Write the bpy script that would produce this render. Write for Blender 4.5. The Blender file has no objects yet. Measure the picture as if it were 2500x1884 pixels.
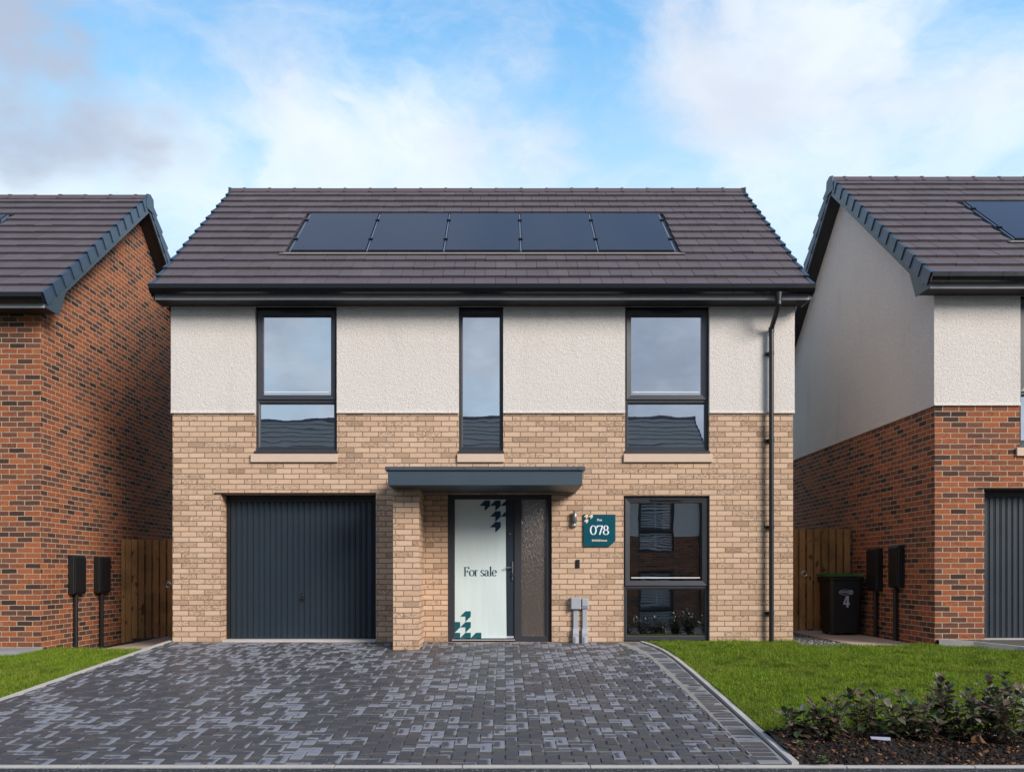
import bpy, bmesh, math, random
import numpy as np
from mathutils import Vector, Matrix
R = math.radians
random.seed(7); rng = np.random.default_rng(11)
S = bpy.context.scene
COL = S.collection

# ------------------------------------------------------------------ materials
class NT:
    def __init__(s, name):
        s.m = bpy.data.materials.new(name); s.m.use_nodes = True
        s.nt = s.m.node_tree; s.nt.nodes.clear()
        s.out = s.n('ShaderNodeOutputMaterial')
    def n(s, t, **kw):
        nd = s.nt.nodes.new(t)
        for k, v in kw.items(): setattr(nd, k, v)
        return nd
    def put(s, sock, v):
        if isinstance(v, bpy.types.NodeSocket): s.nt.links.new(v, sock)
        elif v is not None:
            if hasattr(sock.default_value, '__len__') and not hasattr(v, '__len__'): v = (v,) * len(sock.default_value)
            if hasattr(v, '__len__') and len(v) == 3 and len(sock.default_value) == 4: v = (*v, 1)
            sock.default_value = v
    def math(s, op, a, b=None, c=None, clamp=False):
        nd = s.n('ShaderNodeMath', operation=op, use_clamp=clamp)
        for i, v in enumerate((a, b, c)):
            if v is not None: s.put(nd.inputs[i], v)
        return nd.outputs[0]
    def vmath(s, op, a, b=None):
        nd = s.n('ShaderNodeVectorMath', operation=op)
        s.put(nd.inputs[0], a)
        if b is not None: s.put(nd.inputs[1], b)
        return nd.outputs['Value'] if op in ('DOT_PRODUCT', 'LENGTH', 'DISTANCE') else nd.outputs[0]
    def mix(s, f, a, b, mode='MIX'):
        nd = s.n('ShaderNodeMix', data_type='RGBA', blend_type=mode)
        s.put(nd.inputs[0], f); s.put(nd.inputs[6], a); s.put(nd.inputs[7], b)
        return nd.outputs[2]
    def noise(s, vec, scale, detail=3, rough=.5, dim='3D', w=None):
        nd = s.n('ShaderNodeTexNoise', noise_dimensions=dim)
        if vec is not None: s.put(nd.inputs['Vector'], vec)
        s.put(nd.inputs['Scale'], scale); s.put(nd.inputs['Detail'], detail); s.put(nd.inputs['Roughness'], rough)
        return nd.outputs[0]
    def ss(s, v, lo, hi, a=0., b=1.):
        nd = s.n('ShaderNodeMapRange', interpolation_type='SMOOTHSTEP')
        s.put(nd.inputs[0], v); s.put(nd.inputs[1], lo); s.put(nd.inputs[2], hi); s.put(nd.inputs[3], a); s.put(nd.inputs[4], b)
        return nd.outputs[0]
    def ramp(s, f, stops, const=False):
        nd = s.n('ShaderNodeValToRGB'); cr = nd.color_ramp
        if const: cr.interpolation = 'CONSTANT'
        while len(cr.elements) < len(stops): cr.elements.new(.5)
        for e, (p, c) in zip(cr.elements, stops): e.position = p; e.color = (*c, 1)
        s.put(nd.inputs[0], f); return nd.outputs[0]
    def pos(s): return s.n('ShaderNodeNewGeometry').outputs['Position']
    def geo(s): return s.n('ShaderNodeNewGeometry')
    def sep(s, v):
        nd = s.n('ShaderNodeSeparateXYZ'); s.put(nd.inputs[0], v); return nd.outputs
    def comb(s, x, y, z):
        nd = s.n('ShaderNodeCombineXYZ'); s.put(nd.inputs[0], x); s.put(nd.inputs[1], y); s.put(nd.inputs[2], z); return nd.outputs[0]
    def bump(s, h, strength=1., dist=.01):
        nd = s.n('ShaderNodeBump'); s.put(nd.inputs['Strength'], strength); s.put(nd.inputs['Distance'], dist); s.put(nd.inputs['Height'], h)
        return nd.outputs[0]
    def pbr(s, col, rough=.5, metal=0., normal=None, spec=.5, **kw):
        p = s.n('ShaderNodeBsdfPrincipled')
        s.put(p.inputs['Base Color'], col); s.put(p.inputs['Roughness'], rough); s.put(p.inputs['Metallic'], metal)
        s.put(p.inputs['Specular IOR Level'], spec)
        if normal is not None: s.put(p.inputs['Normal'], normal)
        for k, v in kw.items(): s.put(p.inputs[k], v)
        s.nt.links.new(p.outputs[0], s.out.inputs[0]); s.p = p
        return s.m

def brick_mat(name, stops, mortar, smudge_col, smudge=.6, rough=.85, mort_w=.0052, amp=.012):
    m = NT(name); g = m.geo()
    P = m.sep(g.outputs['Position']); Nn = m.sep(g.outputs['True Normal'])
    side = m.math('GREATER_THAN', m.math('ABSOLUTE', Nn[0]), .7)
    flat = m.math('GREATER_THAN', m.math('ABSOLUTE', Nn[2]), .7)
    u = m.math('ADD', m.math('MULTIPLY', P[0], m.math('SUBTRACT', 1., side)), m.math('MULTIPLY', m.math('ADD', P[1], .1125), side))
    u = m.math('ADD', u, 100.02)
    v = m.math('ADD', m.math('ADD', m.math('MULTIPLY', P[2], m.math('SUBTRACT', 1., flat)), m.math('MULTIPLY', P[1], flat)), 30.0)
    wob = m.noise(g.outputs['Position'], 9, 2); wob2 = m.noise(g.outputs['Position'], 45, 2)
    v = m.math('ADD', v, m.math('MULTIPLY', m.math('SUBTRACT', wob, .5), .010))
    u = m.math('ADD', u, m.math('MULTIPLY', m.math('SUBTRACT', wob2, .5), .008))
    vr = m.math('DIVIDE', v, .075); row = m.math('FLOOR', vr); fv = m.math('MULTIPLY', m.math('FRACT', vr), .075)
    off = m.math('MULTIPLY', m.math('FLOORED_MODULO', row, 2.), .5)
    wr = m.n('ShaderNodeTexWhiteNoise', noise_dimensions='1D'); m.put(wr.inputs['W'], row)
    off = m.math('ADD', off, m.math('MULTIPLY', wr.outputs[0], .05))
    ur = m.math('ADD', m.math('DIVIDE', u, .225), off); colm = m.math('FLOOR', ur); fu = m.math('MULTIPLY', m.math('FRACT', ur), .225)
    wn = m.n('ShaderNodeTexWhiteNoise', noise_dimensions='3D'); m.put(wn.inputs[0], m.comb(colm, row, side))
    rnd = m.sep(wn.outputs['Color'])
    du = m.math('MINIMUM', fu, m.math('SUBTRACT', .225, fu)); dv = m.math('MINIMUM', fv, m.math('SUBTRACT', .075, fv))
    d = m.math('MINIMUM', du, dv)
    d = m.math('ADD', d, m.math('MULTIPLY', m.math('SUBTRACT', m.noise(g.outputs['Position'], 70, 3), .5), .006))
    mask = m.ss(d, mort_w - .0012, mort_w + .0018)
    base = m.ramp(rnd[0], stops)
    base = m.mix(m.math('MULTIPLY', m.noise(g.outputs['Position'], 26, 4, .65), .5), base, m.mix(.5, base, smudge_col))
    sm = m.ss(m.noise(m.vmath('MULTIPLY', g.outputs['Position'], (1, 1, 2.2)), 24, 4, .7), .42, .60)
    sm = m.math('MULTIPLY', sm, m.ss(rnd[1], .5, .85, 0.05, smudge))
    base = m.mix(sm, base, smudge_col)
    base = m.mix(m.ss(m.noise(g.outputs['Position'], 130, 2), .62, .75, 0., .35), base, smudge_col)
    big = m.noise(g.outputs['Position'], .9, 4, .6)
    base = m.mix(m.ss(big, .3, .75, 0., .22), base, m.mix(.5, base, smudge_col))
    mc = m.mix(m.noise(g.outputs['Position'], 30, 3), mortar, tuple(c * .7 for c in mortar))
    colr = m.mix(mask, mc, base)
    h = m.math('ADD', m.math('MULTIPLY', mask, .7), m.math('MULTIPLY', m.noise(g.outputs['Position'], 38, 5, .7), .55))
    h = m.math('ADD', h, m.math('MULTIPLY', rnd[2], .3))
    return m.pbr(colr, rough, normal=m.bump(h, .9, amp), spec=.12)

def simple_mat(name, col, rough=.5, metal=0., var=.15, nscale=6, bump=.0, bscale=60, spec=.5, bdist=.004):
    m = NT(name); p = m.pos()
    c = m.mix(m.noise(p, nscale, 4, .6), tuple(x * (1 - var) for x in col), tuple(min(1, x * (1 + var)) for x in col))
    nrm = m.bump(m.noise(p, bscale, 4, .6), bump, bdist) if bump else None
    rr = m.math('ADD', rough - .06, m.math('MULTIPLY', m.noise(p, nscale * 1.7, 3), .12))
    return m.pbr(c, rr, metal, nrm, spec)

M = {}
M['buff'] = brick_mat('buff brick', [(0, (.66, .435, .290)), (.3, (.73, .495, .340)), (.6, (.77, .535, .375)), (.82, (.69, .455, .305)), (1, (.46, .305, .20))],
                      (.34, .24, .17), (.24, .155, .105), .72, amp=.014)
M['red'] = brick_mat('red brick', [(0, (.46, .140, .056)), (.34, (.39, .116, .050)), (.48, (.31, .105, .054)), (.66, (.20, .085, .056)), (.85, (.145, .068, .050)), (.95, (.080, .045, .036)), (1, (.055, .036, .031))],
                     (.58, .42, .29), (.06, .032, .026), .5, mort_w=.0062)
def render_mat():
    m = NT('roughcast render'); p = m.pos()
    vo = m.n('ShaderNodeTexVoronoi', feature='SMOOTH_F1'); m.put(vo.inputs['Vector'], p); m.put(vo.inputs['Scale'], 95.); m.put(vo.inputs['Smoothness'], .5)
    n1 = m.noise(p, 85, 4, .7); n2 = m.noise(p, 1.3, 4)
    h = m.math('ADD', m.math('MULTIPLY', vo.outputs[0], -.45), m.math('ADD', n1, m.math('MULTIPLY', m.noise(p, 26, 3), .6)))
    c = m.mix(n2, (.775, .70, .645), (.84, .772, .718))
    c = m.mix(m.ss(m.noise(p, 52, 4, .7), .55, .38, 0., .34), c, (.42, .36, .335))  # dark flecks in the colour stand in for shade inside the roughcast pits
    c = m.mix(m.ss(m.noise(m.vmath('MULTIPLY', p, (1., 1., .25)), 2.2, 5, .6), .5, .8, 0., .28), c, (.50, .45, .41))
    return m.pbr(c, .95, normal=m.bump(h, .9, .012), spec=.15)
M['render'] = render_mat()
def tile_mat():
    m = NT('concrete roof tile'); g = m.geo(); p = g.outputs['Position']
    r = g.outputs['Random Per Island']
    c = m.ramp(r, [(0, (.098, .078, .084)), (.4, (.116, .094, .102)), (.8, (.108, .090, .100)), (1, (.130, .106, .112))])
    c = m.mix(m.ss(m.noise(p, 3.5, 5, .65), .35, .75, 0., .5), c, (.085, .068, .075))
    c = m.mix(m.ss(m.noise(p, 40, 3, .7), .68, .76, 0., .4), c, (.22, .19, .17))
    return m.pbr(c, .62, normal=m.bump(m.noise(p, 120, 3), .35, .003), spec=.4)
M['tile'] = tile_mat()
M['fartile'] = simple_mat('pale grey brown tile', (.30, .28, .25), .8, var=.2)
M['ridge'] = simple_mat('ridge tile', (.10, .072, .078), .55, var=.2, bump=.2)
M['verge'] = simple_mat('verge cap plastic', (.036, .062, .100), .42, var=.12)
M['upvc'] = simple_mat('anthracite window frame', (.036, .036, .044), .42, var=.1, bump=.05, bscale=300)
M['gutter'] = simple_mat('glossy black gutter', (.006, .0062, .0075), .25, var=.1, spec=.35)
M['dark'] = simple_mat('black plastic', (.012, .0125, .0145), .40, var=.15)
M['soffit'] = simple_mat('soffit board', (.022, .022, .026), .55)
M['fascia'] = simple_mat('grey fascia board', (.36, .35, .365), .45, var=.14, nscale=2.5)
M['canopy'] = simple_mat('slate blue steel', (.048, .072, .094), .42, var=.12, nscale=2.)
M['canopylip'] = simple_mat('slate grey edge trim', (.07, .082, .105), .42, var=.12)
M['garage'] = simple_mat('navy steel door', (.020, .030, .043), .40, var=.12, nscale=2)
M['stone'] = simple_mat('cast stone sill', (.63, .47, .36), .8, var=.07, nscale=10, bump=.15)
M['chrome'] = simple_mat('chrome', (.75, .75, .77), .18, 1., var=.05)
M['alu'] = simple_mat('aluminium strip', (.8, .8, .85), .3, .6, var=.05)
M['whitep'] = simple_mat('white plastic', (.82, .83, .86), .35, var=.04)
M['greybox'] = simple_mat('light grey plastic', (.37, .38, .42), .45, var=.06)
M['teal'] = simple_mat('teal sign board', (.0015, .075, .105), .3, var=.06)
M['tealink'] = simple_mat('teal print', (.0, .085, .105), .5, var=.05)
M['navyink'] = simple_mat('navy print', (.006, .028, .062), .5, var=.05)
M['textink'] = simple_mat('dark teal lettering', (.004, .045, .075), .5, var=.05)
M['peach'] = simple_mat('peach print', (.85, .62, .47), .5, var=.05)
M['whiteink'] = simple_mat('white lettering', (.85, .88, .95), .5, var=.03)
M['steel'] = simple_mat('brushed steel', (.40, .37, .35), .38, .55, var=.1)
M['bin'] = simple_mat('black bin plastic', (.0125, .0128, .0135), .5, var=.1, bump=.1)
M['binlid'] = simple_mat('green bin lid', (.022, .12, .035), .4, var=.1)
M['decal'] = simple_mat('pale decal', (.52, .5, .66), .5, var=.1)
M['kerb'] = simple_mat('concrete edging', (.50, .47, .44), .85, var=.22, nscale=5, bump=.3, bscale=80)
M['flag'] = simple_mat('buff flagstone', (.52, .40, .30), .85, var=.14, nscale=4, bump=.35, bscale=50)
M['step'] = simple_mat('grey concrete slab', (.30, .30, .30), .85, var=.22, nscale=6, bump=.3)
M['interior'] = simple_mat('painted plaster', (.62, .61, .58), .9, var=.03)
M['floor'] = simple_mat('floor screed', (.22, .2, .18), .8)
def banner_mat():
    m = NT('pale mint banner fabric'); p = m.pos()
    wr = m.noise(m.vmath('MULTIPLY', p, (3., 1., .7)), 2.2, 3)
    c = m.mix(wr, (.60, .685, .665), (.66, .74, .725))
    return m.pbr(c, .55, normal=m.bump(wr, .25, .03), spec=.3)
M['banner'] = banner_mat()
def glass_mat(name, refl=.40, wav=.0028, tint=(.62, .66, .66)):
    m = NT(name); p = m.pos()
    nb = m.bump(m.noise(m.vmath('MULTIPLY', p, (1, 1, 1.6)), 1.5, 2, .4), wav, .35)
    lw = m.n('ShaderNodeFresnel'); m.put(lw.inputs[0], 1.5)
    fac = m.math('ADD', refl, m.math('MULTIPLY', lw.outputs[0], .5), clamp=True)
    gl = m.n('ShaderNodeBsdfGlossy'); m.put(gl.inputs['Color'], (.93, .95, 1.)); m.put(gl.inputs['Roughness'], .0); m.put(gl.inputs['Normal'], nb)
    tr = m.n('ShaderNodeBsdfTransparent'); m.put(tr.inputs[0], tint)
    mx = m.n('ShaderNodeMixShader'); m.put(mx.inputs[0], fac)
    m.nt.links.new(tr.outputs[0], mx.inputs[1]); m.nt.links.new(gl.outputs[0], mx.inputs[2]); m.nt.links.new(mx.outputs[0], m.out.inputs[0])
    return m.m
M['glass'] = glass_mat('window glass', .60)
M['glassfar'] = glass_mat('clear window glass', .06, .0028, (.9, .92, .92))
M['glasslow'] = glass_mat('lower window glass', .38)
def obscure_mat():
    m = NT('rippled obscure glass'); p = m.pos()
    h = m.noise(m.vmath('MULTIPLY', p, (1, 1, .22)), 90, 3, .6)
    nb = m.bump(h, .6, .011)
    gl = m.n('ShaderNodeBsdfGlossy'); m.put(gl.inputs['Color'], (.9, .82, .76)); m.put(gl.inputs['Roughness'], .22); m.put(gl.inputs['Normal'], nb)
    tr = m.n('ShaderNodeBsdfDiffuse'); m.put(tr.inputs[0], (.075, .052, .038)); m.put(tr.inputs['Normal'], nb)
    mx = m.n('ShaderNodeMixShader'); m.put(mx.inputs[0], .36)
    m.nt.links.new(tr.outputs[0], mx.inputs[1]); m.nt.links.new(gl.outputs[0], mx.inputs[2]); m.nt.links.new(mx.outputs[0], m.out.inputs[0])
    return m.m
M['obscure'] = obscure_mat()
def solar_mat():
    m = NT('solar glass'); p = m.pos()
    c = m.mix(m.noise(p, 3, 2), (.010, .014, .032), (.014, .018, .034))
    return m.pbr(c, .10, spec=.55)
M['solar'] = solar_mat()
def wood_mat():
    m = NT('stained softwood board'); g = m.geo(); p = g.outputs['Position']; r = g.outputs['Random Per Island']
    q = m.vmath('ADD', m.vmath('MULTIPLY', p, (1., 1., .08)), m.comb(m.math('MULTIPLY', r, 37.), 0., m.math('MULTIPLY', r, 11.)))
    gr = m.noise(q, 55, 4, .6)
    c = m.mix(gr, (.26, .130, .048), (.58, .32, .135))
    c = m.mix(m.math('MULTIPLY', r, .5), c, (.12, .075, .035))
    q2 = m.vmath('ADD', m.vmath('MULTIPLY', p, (1., 1., .6)), m.comb(m.math('MULTIPLY', r, 19.), 0., m.math('MULTIPLY', r, 7.)))
    kn = m.ss(m.noise(q2, 8, 2, .5), .64, .72)
    c = m.mix(m.math('MULTIPLY', kn, .85), c, (.028, .015, .008))
    c = m.mix(m.ss(m.noise(p, 2.5, 3), .45, .7, 0., .4), c, (.06, .04, .022))
    return m.pbr(c, .75, normal=m.bump(gr, .3, .004), spec=.25)
M['wood'] = wood_mat()
def paver_mat():
    m = NT('damp block paving'); uvn = m.n('ShaderNodeUVMap', uv_map='paver'); g = m.geo(); p = g.outputs['Position']
    rv = m.n('ShaderNodeAttribute', attribute_name='rnd'); r = rv.outputs['Fac']
    dm = m.n('ShaderNodeAttribute', attribute_name='dims'); dv = m.sep(dm.outputs['Vector'])
    uv = m.sep(uvn.outputs[0])
    dx1 = uv[0]; dx2 = m.math('SUBTRACT', dv[0], uv[0]); dy1 = uv[1]; dy2 = m.math('SUBTRACT', dv[1], uv[1])
    d = m.math('MINIMUM', m.math('MINIMUM', m.math('ADD', dx1, .032), dx2), m.math('MINIMUM', m.math('ADD', dy1, .032), dy2))
    zone = m.noise(p, .75, 3, .55)
    thr = m.math('ADD', m.math('MULTIPLY', m.math('SUBTRACT', r, .5), .105), m.math('MULTIPLY', m.math('SUBTRACT', .53, zone), .13))
    thr = m.math('ADD', thr, m.math('MULTIPLY', m.math('SUBTRACT', m.noise(p, 22, 4, .65), .5), .050))
    sx = m.sep(p)
    thr = m.math('ADD', thr, m.ss(sx[1], -3.0, -.3, 0., .022))
    wet = m.ss(m.math('SUBTRACT', d, thr), -.003, .023)
    gr = m.noise(p, 160, 2, .6)
    r2 = m.math('FRACT', m.math('MULTIPLY', r, 7.3))
    dry = m.mix(gr, (.185, .192, .222), (.275, .283, .32))
    dark = m.mix(r2, (.054, .055, .064), (.078, .078, .090))
    dark = m.mix(m.ss(r2, .9, .94, 0., .5), dark, (.080, .060, .060))
    c = m.mix(wet, dry, m.mix(m.math('MULTIPLY', gr, .4), dark, (.105, .106, .118)))
    c = m.mix(m.ss(m.noise(p, 2.1, 4, .6), .62, .75, 0., .25), c, (.19, .18, .17))
    c = m.mix(m.ss(m.noise(p, 62, 1, .4), .775, .80, 0., .75), c, (.55, .55, .55))
    ro = m.math('SUBTRACT', .82, m.math('MULTIPLY', wet, .34))
    return m.pbr(c, ro, normal=m.bump(gr, .3, .002), spec=.38)
M['paver'] = paver_mat()
M['joint'] = simple_mat('kiln sand joint', (.10, .09, .08), .95, var=.3, nscale=20, bump=.4)
M['mortarstrip'] = simple_mat('dry mortar strip', (.27, .26, .24), .95, var=.3, nscale=12, bump=.4)
def asphalt_mat():
    m = NT('asphalt'); p = m.pos(); n = m.noise(p, 60, 4, .7)
    vo = m.n('ShaderNodeTexVoronoi'); m.put(vo.inputs['Vector'], p); m.put(vo.inputs['Scale'], 75.)
    c = m.mix(n, (.018, .018, .019), (.06, .06, .063))
    c = m.mix(m.math('LESS_THAN', m.sep(vo.outputs['Color'])[0], .10), c, (.20, .19, .18))
    return m.pbr(c, .8, normal=m.bump(vo.outputs[0], .8, .012))
M['asphalt'] = asphalt_mat()
M['soil'] = simple_mat('dark soil', (.016, .011, .008), .95, var=.5, nscale=15, bump=.8, bscale=40, bdist=.03)
M['earth'] = simple_mat('turf ground', (.045, .075, .018), .95, var=.4, nscale=8, bump=.5, bscale=30)
M['lawnsoil'] = simple_mat('lawn thatch', (.028, .052, .008), .95, var=.4, nscale=8, bump=.5, bscale=30)
def rand_mat(name, stops, rough=.8, spec=.3, attr=True, patch=None, trans=0.):
    m = NT(name)
    if attr: r = m.n('ShaderNodeAttribute', attribute_name='rnd').outputs['Fac']
    else: r = m.geo().outputs['Random Per Island']
    c = m.ramp(r, stops)
    if patch:
        p = m.pos(); c = m.mix(m.ss(m.noise(p, patch[0], 4, .6), patch[2], patch[3], 0., patch[4]), c, patch[1])
        c = m.mix(m.ss(m.noise(p, patch[0] * 2.6, 4, .6), .50, .66, 0., .6), c, (.048, .10, .006))
    kw = {}
    mat = m.pbr(c, rough, spec=spec)
    if trans:
        t = m.n('ShaderNodeBsdfTranslucent'); m.put(t.inputs[0], c); mx = m.n('ShaderNodeMixShader'); m.put(mx.inputs[0], trans)
        m.nt.links.new(m.p.outputs[0], mx.inputs[1]); m.nt.links.new(t.outputs[0], mx.inputs[2]); m.nt.links.new(mx.outputs[0], m.out.inputs[0])
    return mat
M['grass'] = rand_mat('grass blades', [(0, (.105, .19, .008)), (.45, (.175, .285, .012)), (.8, (.25, .35, .022)), (.92, (.32, .36, .06)), (1, (.40, .36, .14))], .6, .25, True, (1.6, (.27, .28, .045), .48, .72, .6), .3)
M['mulch'] = rand_mat('bark chips', [(0, (.010, .007, .006)), (.62, (.028, .017, .012)), (.85, (.06, .032, .02)), (.94, (.24, .095, .04)), (1, (.33, .17, .09))], .8, .3)
M['leaf'] = rand_mat('purple green leaves', [(0, (.050, .085, .036)), (.3, (.075, .115, .050)), (.48, (.13, .115, .062)), (.68, (.145, .085, .058)), (.84, (.120, .060, .048)), (.92, (.25, .20, .16)), (1, (.25, .26, .19))], .42, .5, False, None, .15)
M['stem'] = simple_mat('reddish brown stem', (.045, .026, .02), .7)
M['weed'] = simple_mat('pale green weed', (.16, .22, .075), .7)
M['deadleaf'] = simple_mat('dead brown leaf', (.17, .075, .038), .7, var=.3, nscale=30)
M['gravel'] = rand_mat('gravel stones', [(0, (.06, .06, .065)), (.5, (.16, .155, .15)), (.85, (.28, .27, .26)), (1, (.42, .40, .38))], .85, .3)

# ------------------------------------------------------------------ geometry helpers
class G:
    def __init__(s): s.v = []; s.f = []
    def add(s, vs, fs):
        o = len(s.v); s.v += [tuple(v) for v in vs]; s.f += [tuple(i + o for i in f) for f in fs]; return s
    def box(s, x0, x1, y0, y1, z0, z1):
        return s.hexa([(x0, y0, z0), (x1, y0, z0), (x1, y1, z0), (x0, y1, z0), (x0, y0, z1), (x1, y0, z1), (x1, y1, z1), (x0, y1, z1)])
    def hexa(s, v):
        return s.add(v, [(0, 3, 2, 1), (4, 5, 6, 7), (0, 1, 5, 4), (1, 2, 6, 5), (2, 3, 7, 6), (3, 0, 4, 7)])
    def quad(s, a, b, c, d): return s.add([a, b, c, d], [(0, 1, 2, 3)])
    def poly(s, pts): return s.add(pts, [tuple(range(len(pts)))])
    def prism(s, pts, d):
        n = len(pts); d = Vector(d); a = [Vector(p) for p in pts]; b = [p + d for p in a]
        return s.add(a + b, [tuple(range(n))[::-1], tuple(range(n, 2 * n))] + [(i, (i + 1) % n, n + (i + 1) % n, n + i) for i in range(n)])
    def tube(s, pts, r, n=12, cap=True):
        pts = [Vector(p) for p in pts]; rs = r if hasattr(r, '__len__') else [r] * len(pts)
        rings = []; up = None
        for i, p in enumerate(pts):
            t = (pts[min(i + 1, len(pts) - 1)] - pts[max(i - 1, 0)]).normalized()
            if up is None: up = Vector((1, 0, 0)) if abs(t.x) < .9 else Vector((0, 1, 0))
            a = t.cross(up).normalized(); b = a.cross(t).normalized(); up = b if False else up
            rings.append([p + (a * math.cos(k * math.tau / n) + b * math.sin(k * math.tau / n)) * rs[i] for k in range(n)])
        vs = [v for r_ in rings for v in r_]; fs = []
        for i in range(len(pts) - 1):
            for k in range(n): fs.append((i * n + k, i * n + (k + 1) % n, (i + 1) * n + (k + 1) % n, (i + 1) * n + k))
        if cap: fs += [tuple(range(n))[::-1], tuple(range((len(pts) - 1) * n, len(pts) * n))]
        return s.add(vs, fs)
    def build(s, name, mat, parent=None, mirror=None, bevel=0, smooth=False):
        v = s.v; f = s.f
        if mirror is not None: v = [(mirror - x, y, z) for x, y, z in v]; f = [t[::-1] for t in f]
        me = bpy.data.meshes.new(name); me.from_pydata(v, [], f); me.update()
        me.materials.append(M[mat] if isinstance(mat, str) else mat)
        if smooth:
            for p in me.polygons: p.use_smooth = True
        o = bpy.data.objects.new(name, me); COL.objects.link(o)
        if parent: o.parent = parent
        if bevel:
            b = o.modifiers.new('bevel', 'BEVEL'); b.width = bevel; b.segments = 2; b.limit_method = 'ANGLE'
        return o

def tag(o, label=None, cat=None, group=None, kind=None):
    if label: o['label'] = label
    if cat: o['category'] = cat
    if group: o['group'] = group
    if kind: o['kind'] = kind
    return o
def empty(name, loc=(0, 0, 0), rz=0):
    o = bpy.data.objects.new(name, None); COL.objects.link(o); o.location = loc; o.rotation_euler = (0, 0, rz); o.empty_display_size = .2; return o

# ------------------------------------------------------------------ house
W = 8.855; RY = 3.06; EY = -.38; EZ = 4.93; RZ = 7.80
TH = math.atan2(RZ - EZ, RY - EY); CT, ST = math.cos(TH), math.sin(TH); SL = math.hypot(RZ - EZ, RY - EY)
NC = 14; GA = SL / NC
def sp(x, s, h, back=False):           # point on the slope: along s, height h above the deck
    y = EY + s * CT - h * ST; z = EZ + s * ST + h * CT
    if back: y = 2 * RY - y
    return (x, y, z)

def cells(x0, x1, z0, z1, ops):
    xs = sorted({x0, x1, *[min(max(o[i], x0), x1) for o in ops for i in (0, 1)]}); zs = sorted({z0, z1, *[min(max(o[i], z0), z1) for o in ops for i in (2, 3)]})
    for a, b in zip(xs, xs[1:]):
        run = None
        for c, d in zip(zs, zs[1:]):
            mx, mz = (a + b) / 2, (c + d) / 2
            if any(o[0] < mx < o[1] and o[2] < mz < o[3] for o in ops):
                if run: yield (a, b, *run); run = None
            else: run = (run[0] if run else c, d)
        if run: yield (a, b, *run)

def window(par, mi, x0, x1, z0, z1, tr=None, y=.055, cill=True, vent=True, bar=True, glass='glass', detail=True):
    fw = .036; g = G()
    g.box(x0, x0 + fw, y, y + .07, z0, z1); g.box(x1 - fw, x1, y, y + .07, z0, z1)
    g.box(x0 + fw, x1 - fw, y, y + .07, z0, z0 + fw + .015); g.box(x0 + fw, x1 - fw, y, y + .07, z1 - fw, z1)
    if tr: g.box(x0 + fw, x1 - fw, y, y + .07, tr - .035, tr + .02)
    w = g.build('window', 'upvc', par, mi, .004 if detail else 0)
    def frame(n, a, b, c, d, t, yy):
        k = G(); sl = .012
        # mitred, sloped glazing frame
        o = [(a, yy, c), (b, yy, c), (b, yy, d), (a, yy, d)]; i_ = [(a + t, yy + sl, c + t), (b - t, yy + sl, c + t), (b - t, yy + sl, d - t), (a + t, yy + sl, d - t)]
        bk = [(p[0], y + .06, p[2]) for p in i_]; ob = [(p[0], y + .05, p[2]) for p in o]
        k.add(o + i_ + bk + ob, [(q, (q + 1) % 4, 4 + (q + 1) % 4, 4 + q) for q in range(4)] + [(4 + q, 4 + (q + 1) % 4, 8 + (q + 1) % 4, 8 + q) for q in range(4)] + [(q, 12 + q, 12 + (q + 1) % 4, (q + 1) % 4) for q in range(4)])
        k.build(n, 'upvc', w, mi)
        p = G().quad((a + t - .004, y + .03, c + t - .004), (b - t + .004, y + .03, c + t - .004), (b - t + .004, y + .03, d - t + .004), (a + t - .004, y + .03, d - t + .004))
        p.build('pane', glass, w, mi)
    if tr:
        frame('sash', x0 + fw - .006, x1 - fw + .006, tr + .008, z1 - fw + .006, .066, y - .02)
        frame('glazing_bead', x0 + fw, x1 - fw, z0 + fw + .015, tr - .035, .018, y - .004)
        if bar and detail: G().box(x0 + .12, x1 - .12, y + .016, y + .028, tr + .112, tr + .125).build('stay_bar', 'whitep', w, mi)
    else:
        frame('glazing_bead', x0 + fw, x1 - fw, z0 + fw + .015, z1 - fw, .018, y - .004)
    if vent and detail: G().box((x0 + x1) / 2 - .22, (x0 + x1) / 2 + .22, y - .035, y - .0205, z1 - .062, z1 - .038).build('trickle_vent', 'dark', w, mi, .004)
    if cill and detail: G().prism([(x0 - .012, y - .065, z0 - .035), (x0 - .012, y - .002, z0 - .035), (x0 - .012, y - .002, z0 + .03), (x0 - .012, y - .065, z0 - .005)], (x1 - x0 + .024, 0, 0)).build('window_cill', 'upvc', w, mi)
    return w

def ribbed_door(x0, x1, y, z0, z1, pitch=.083):
    g = G(); prof = []; x = x0
    while x < x1 - .001:
        e = min(x + pitch, x1)
        prof += [(x, y + .012), (x + .006, y), (e - .028, y), (e - .022, y + .007), (e - .016, y + .001), (e - .010, y + .001), (e - .003, y + .012)]; x = e
    prof = [p for i, p in enumerate(prof) if i == 0 or p[0] > prof[i - 1][0]]
    for a, b in zip(prof, prof[1:]): g.quad((a[0], a[1], z0), (b[0], b[1], z0), (b[0], b[1], z1), (a[0], a[1], z1))
    return g

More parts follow.
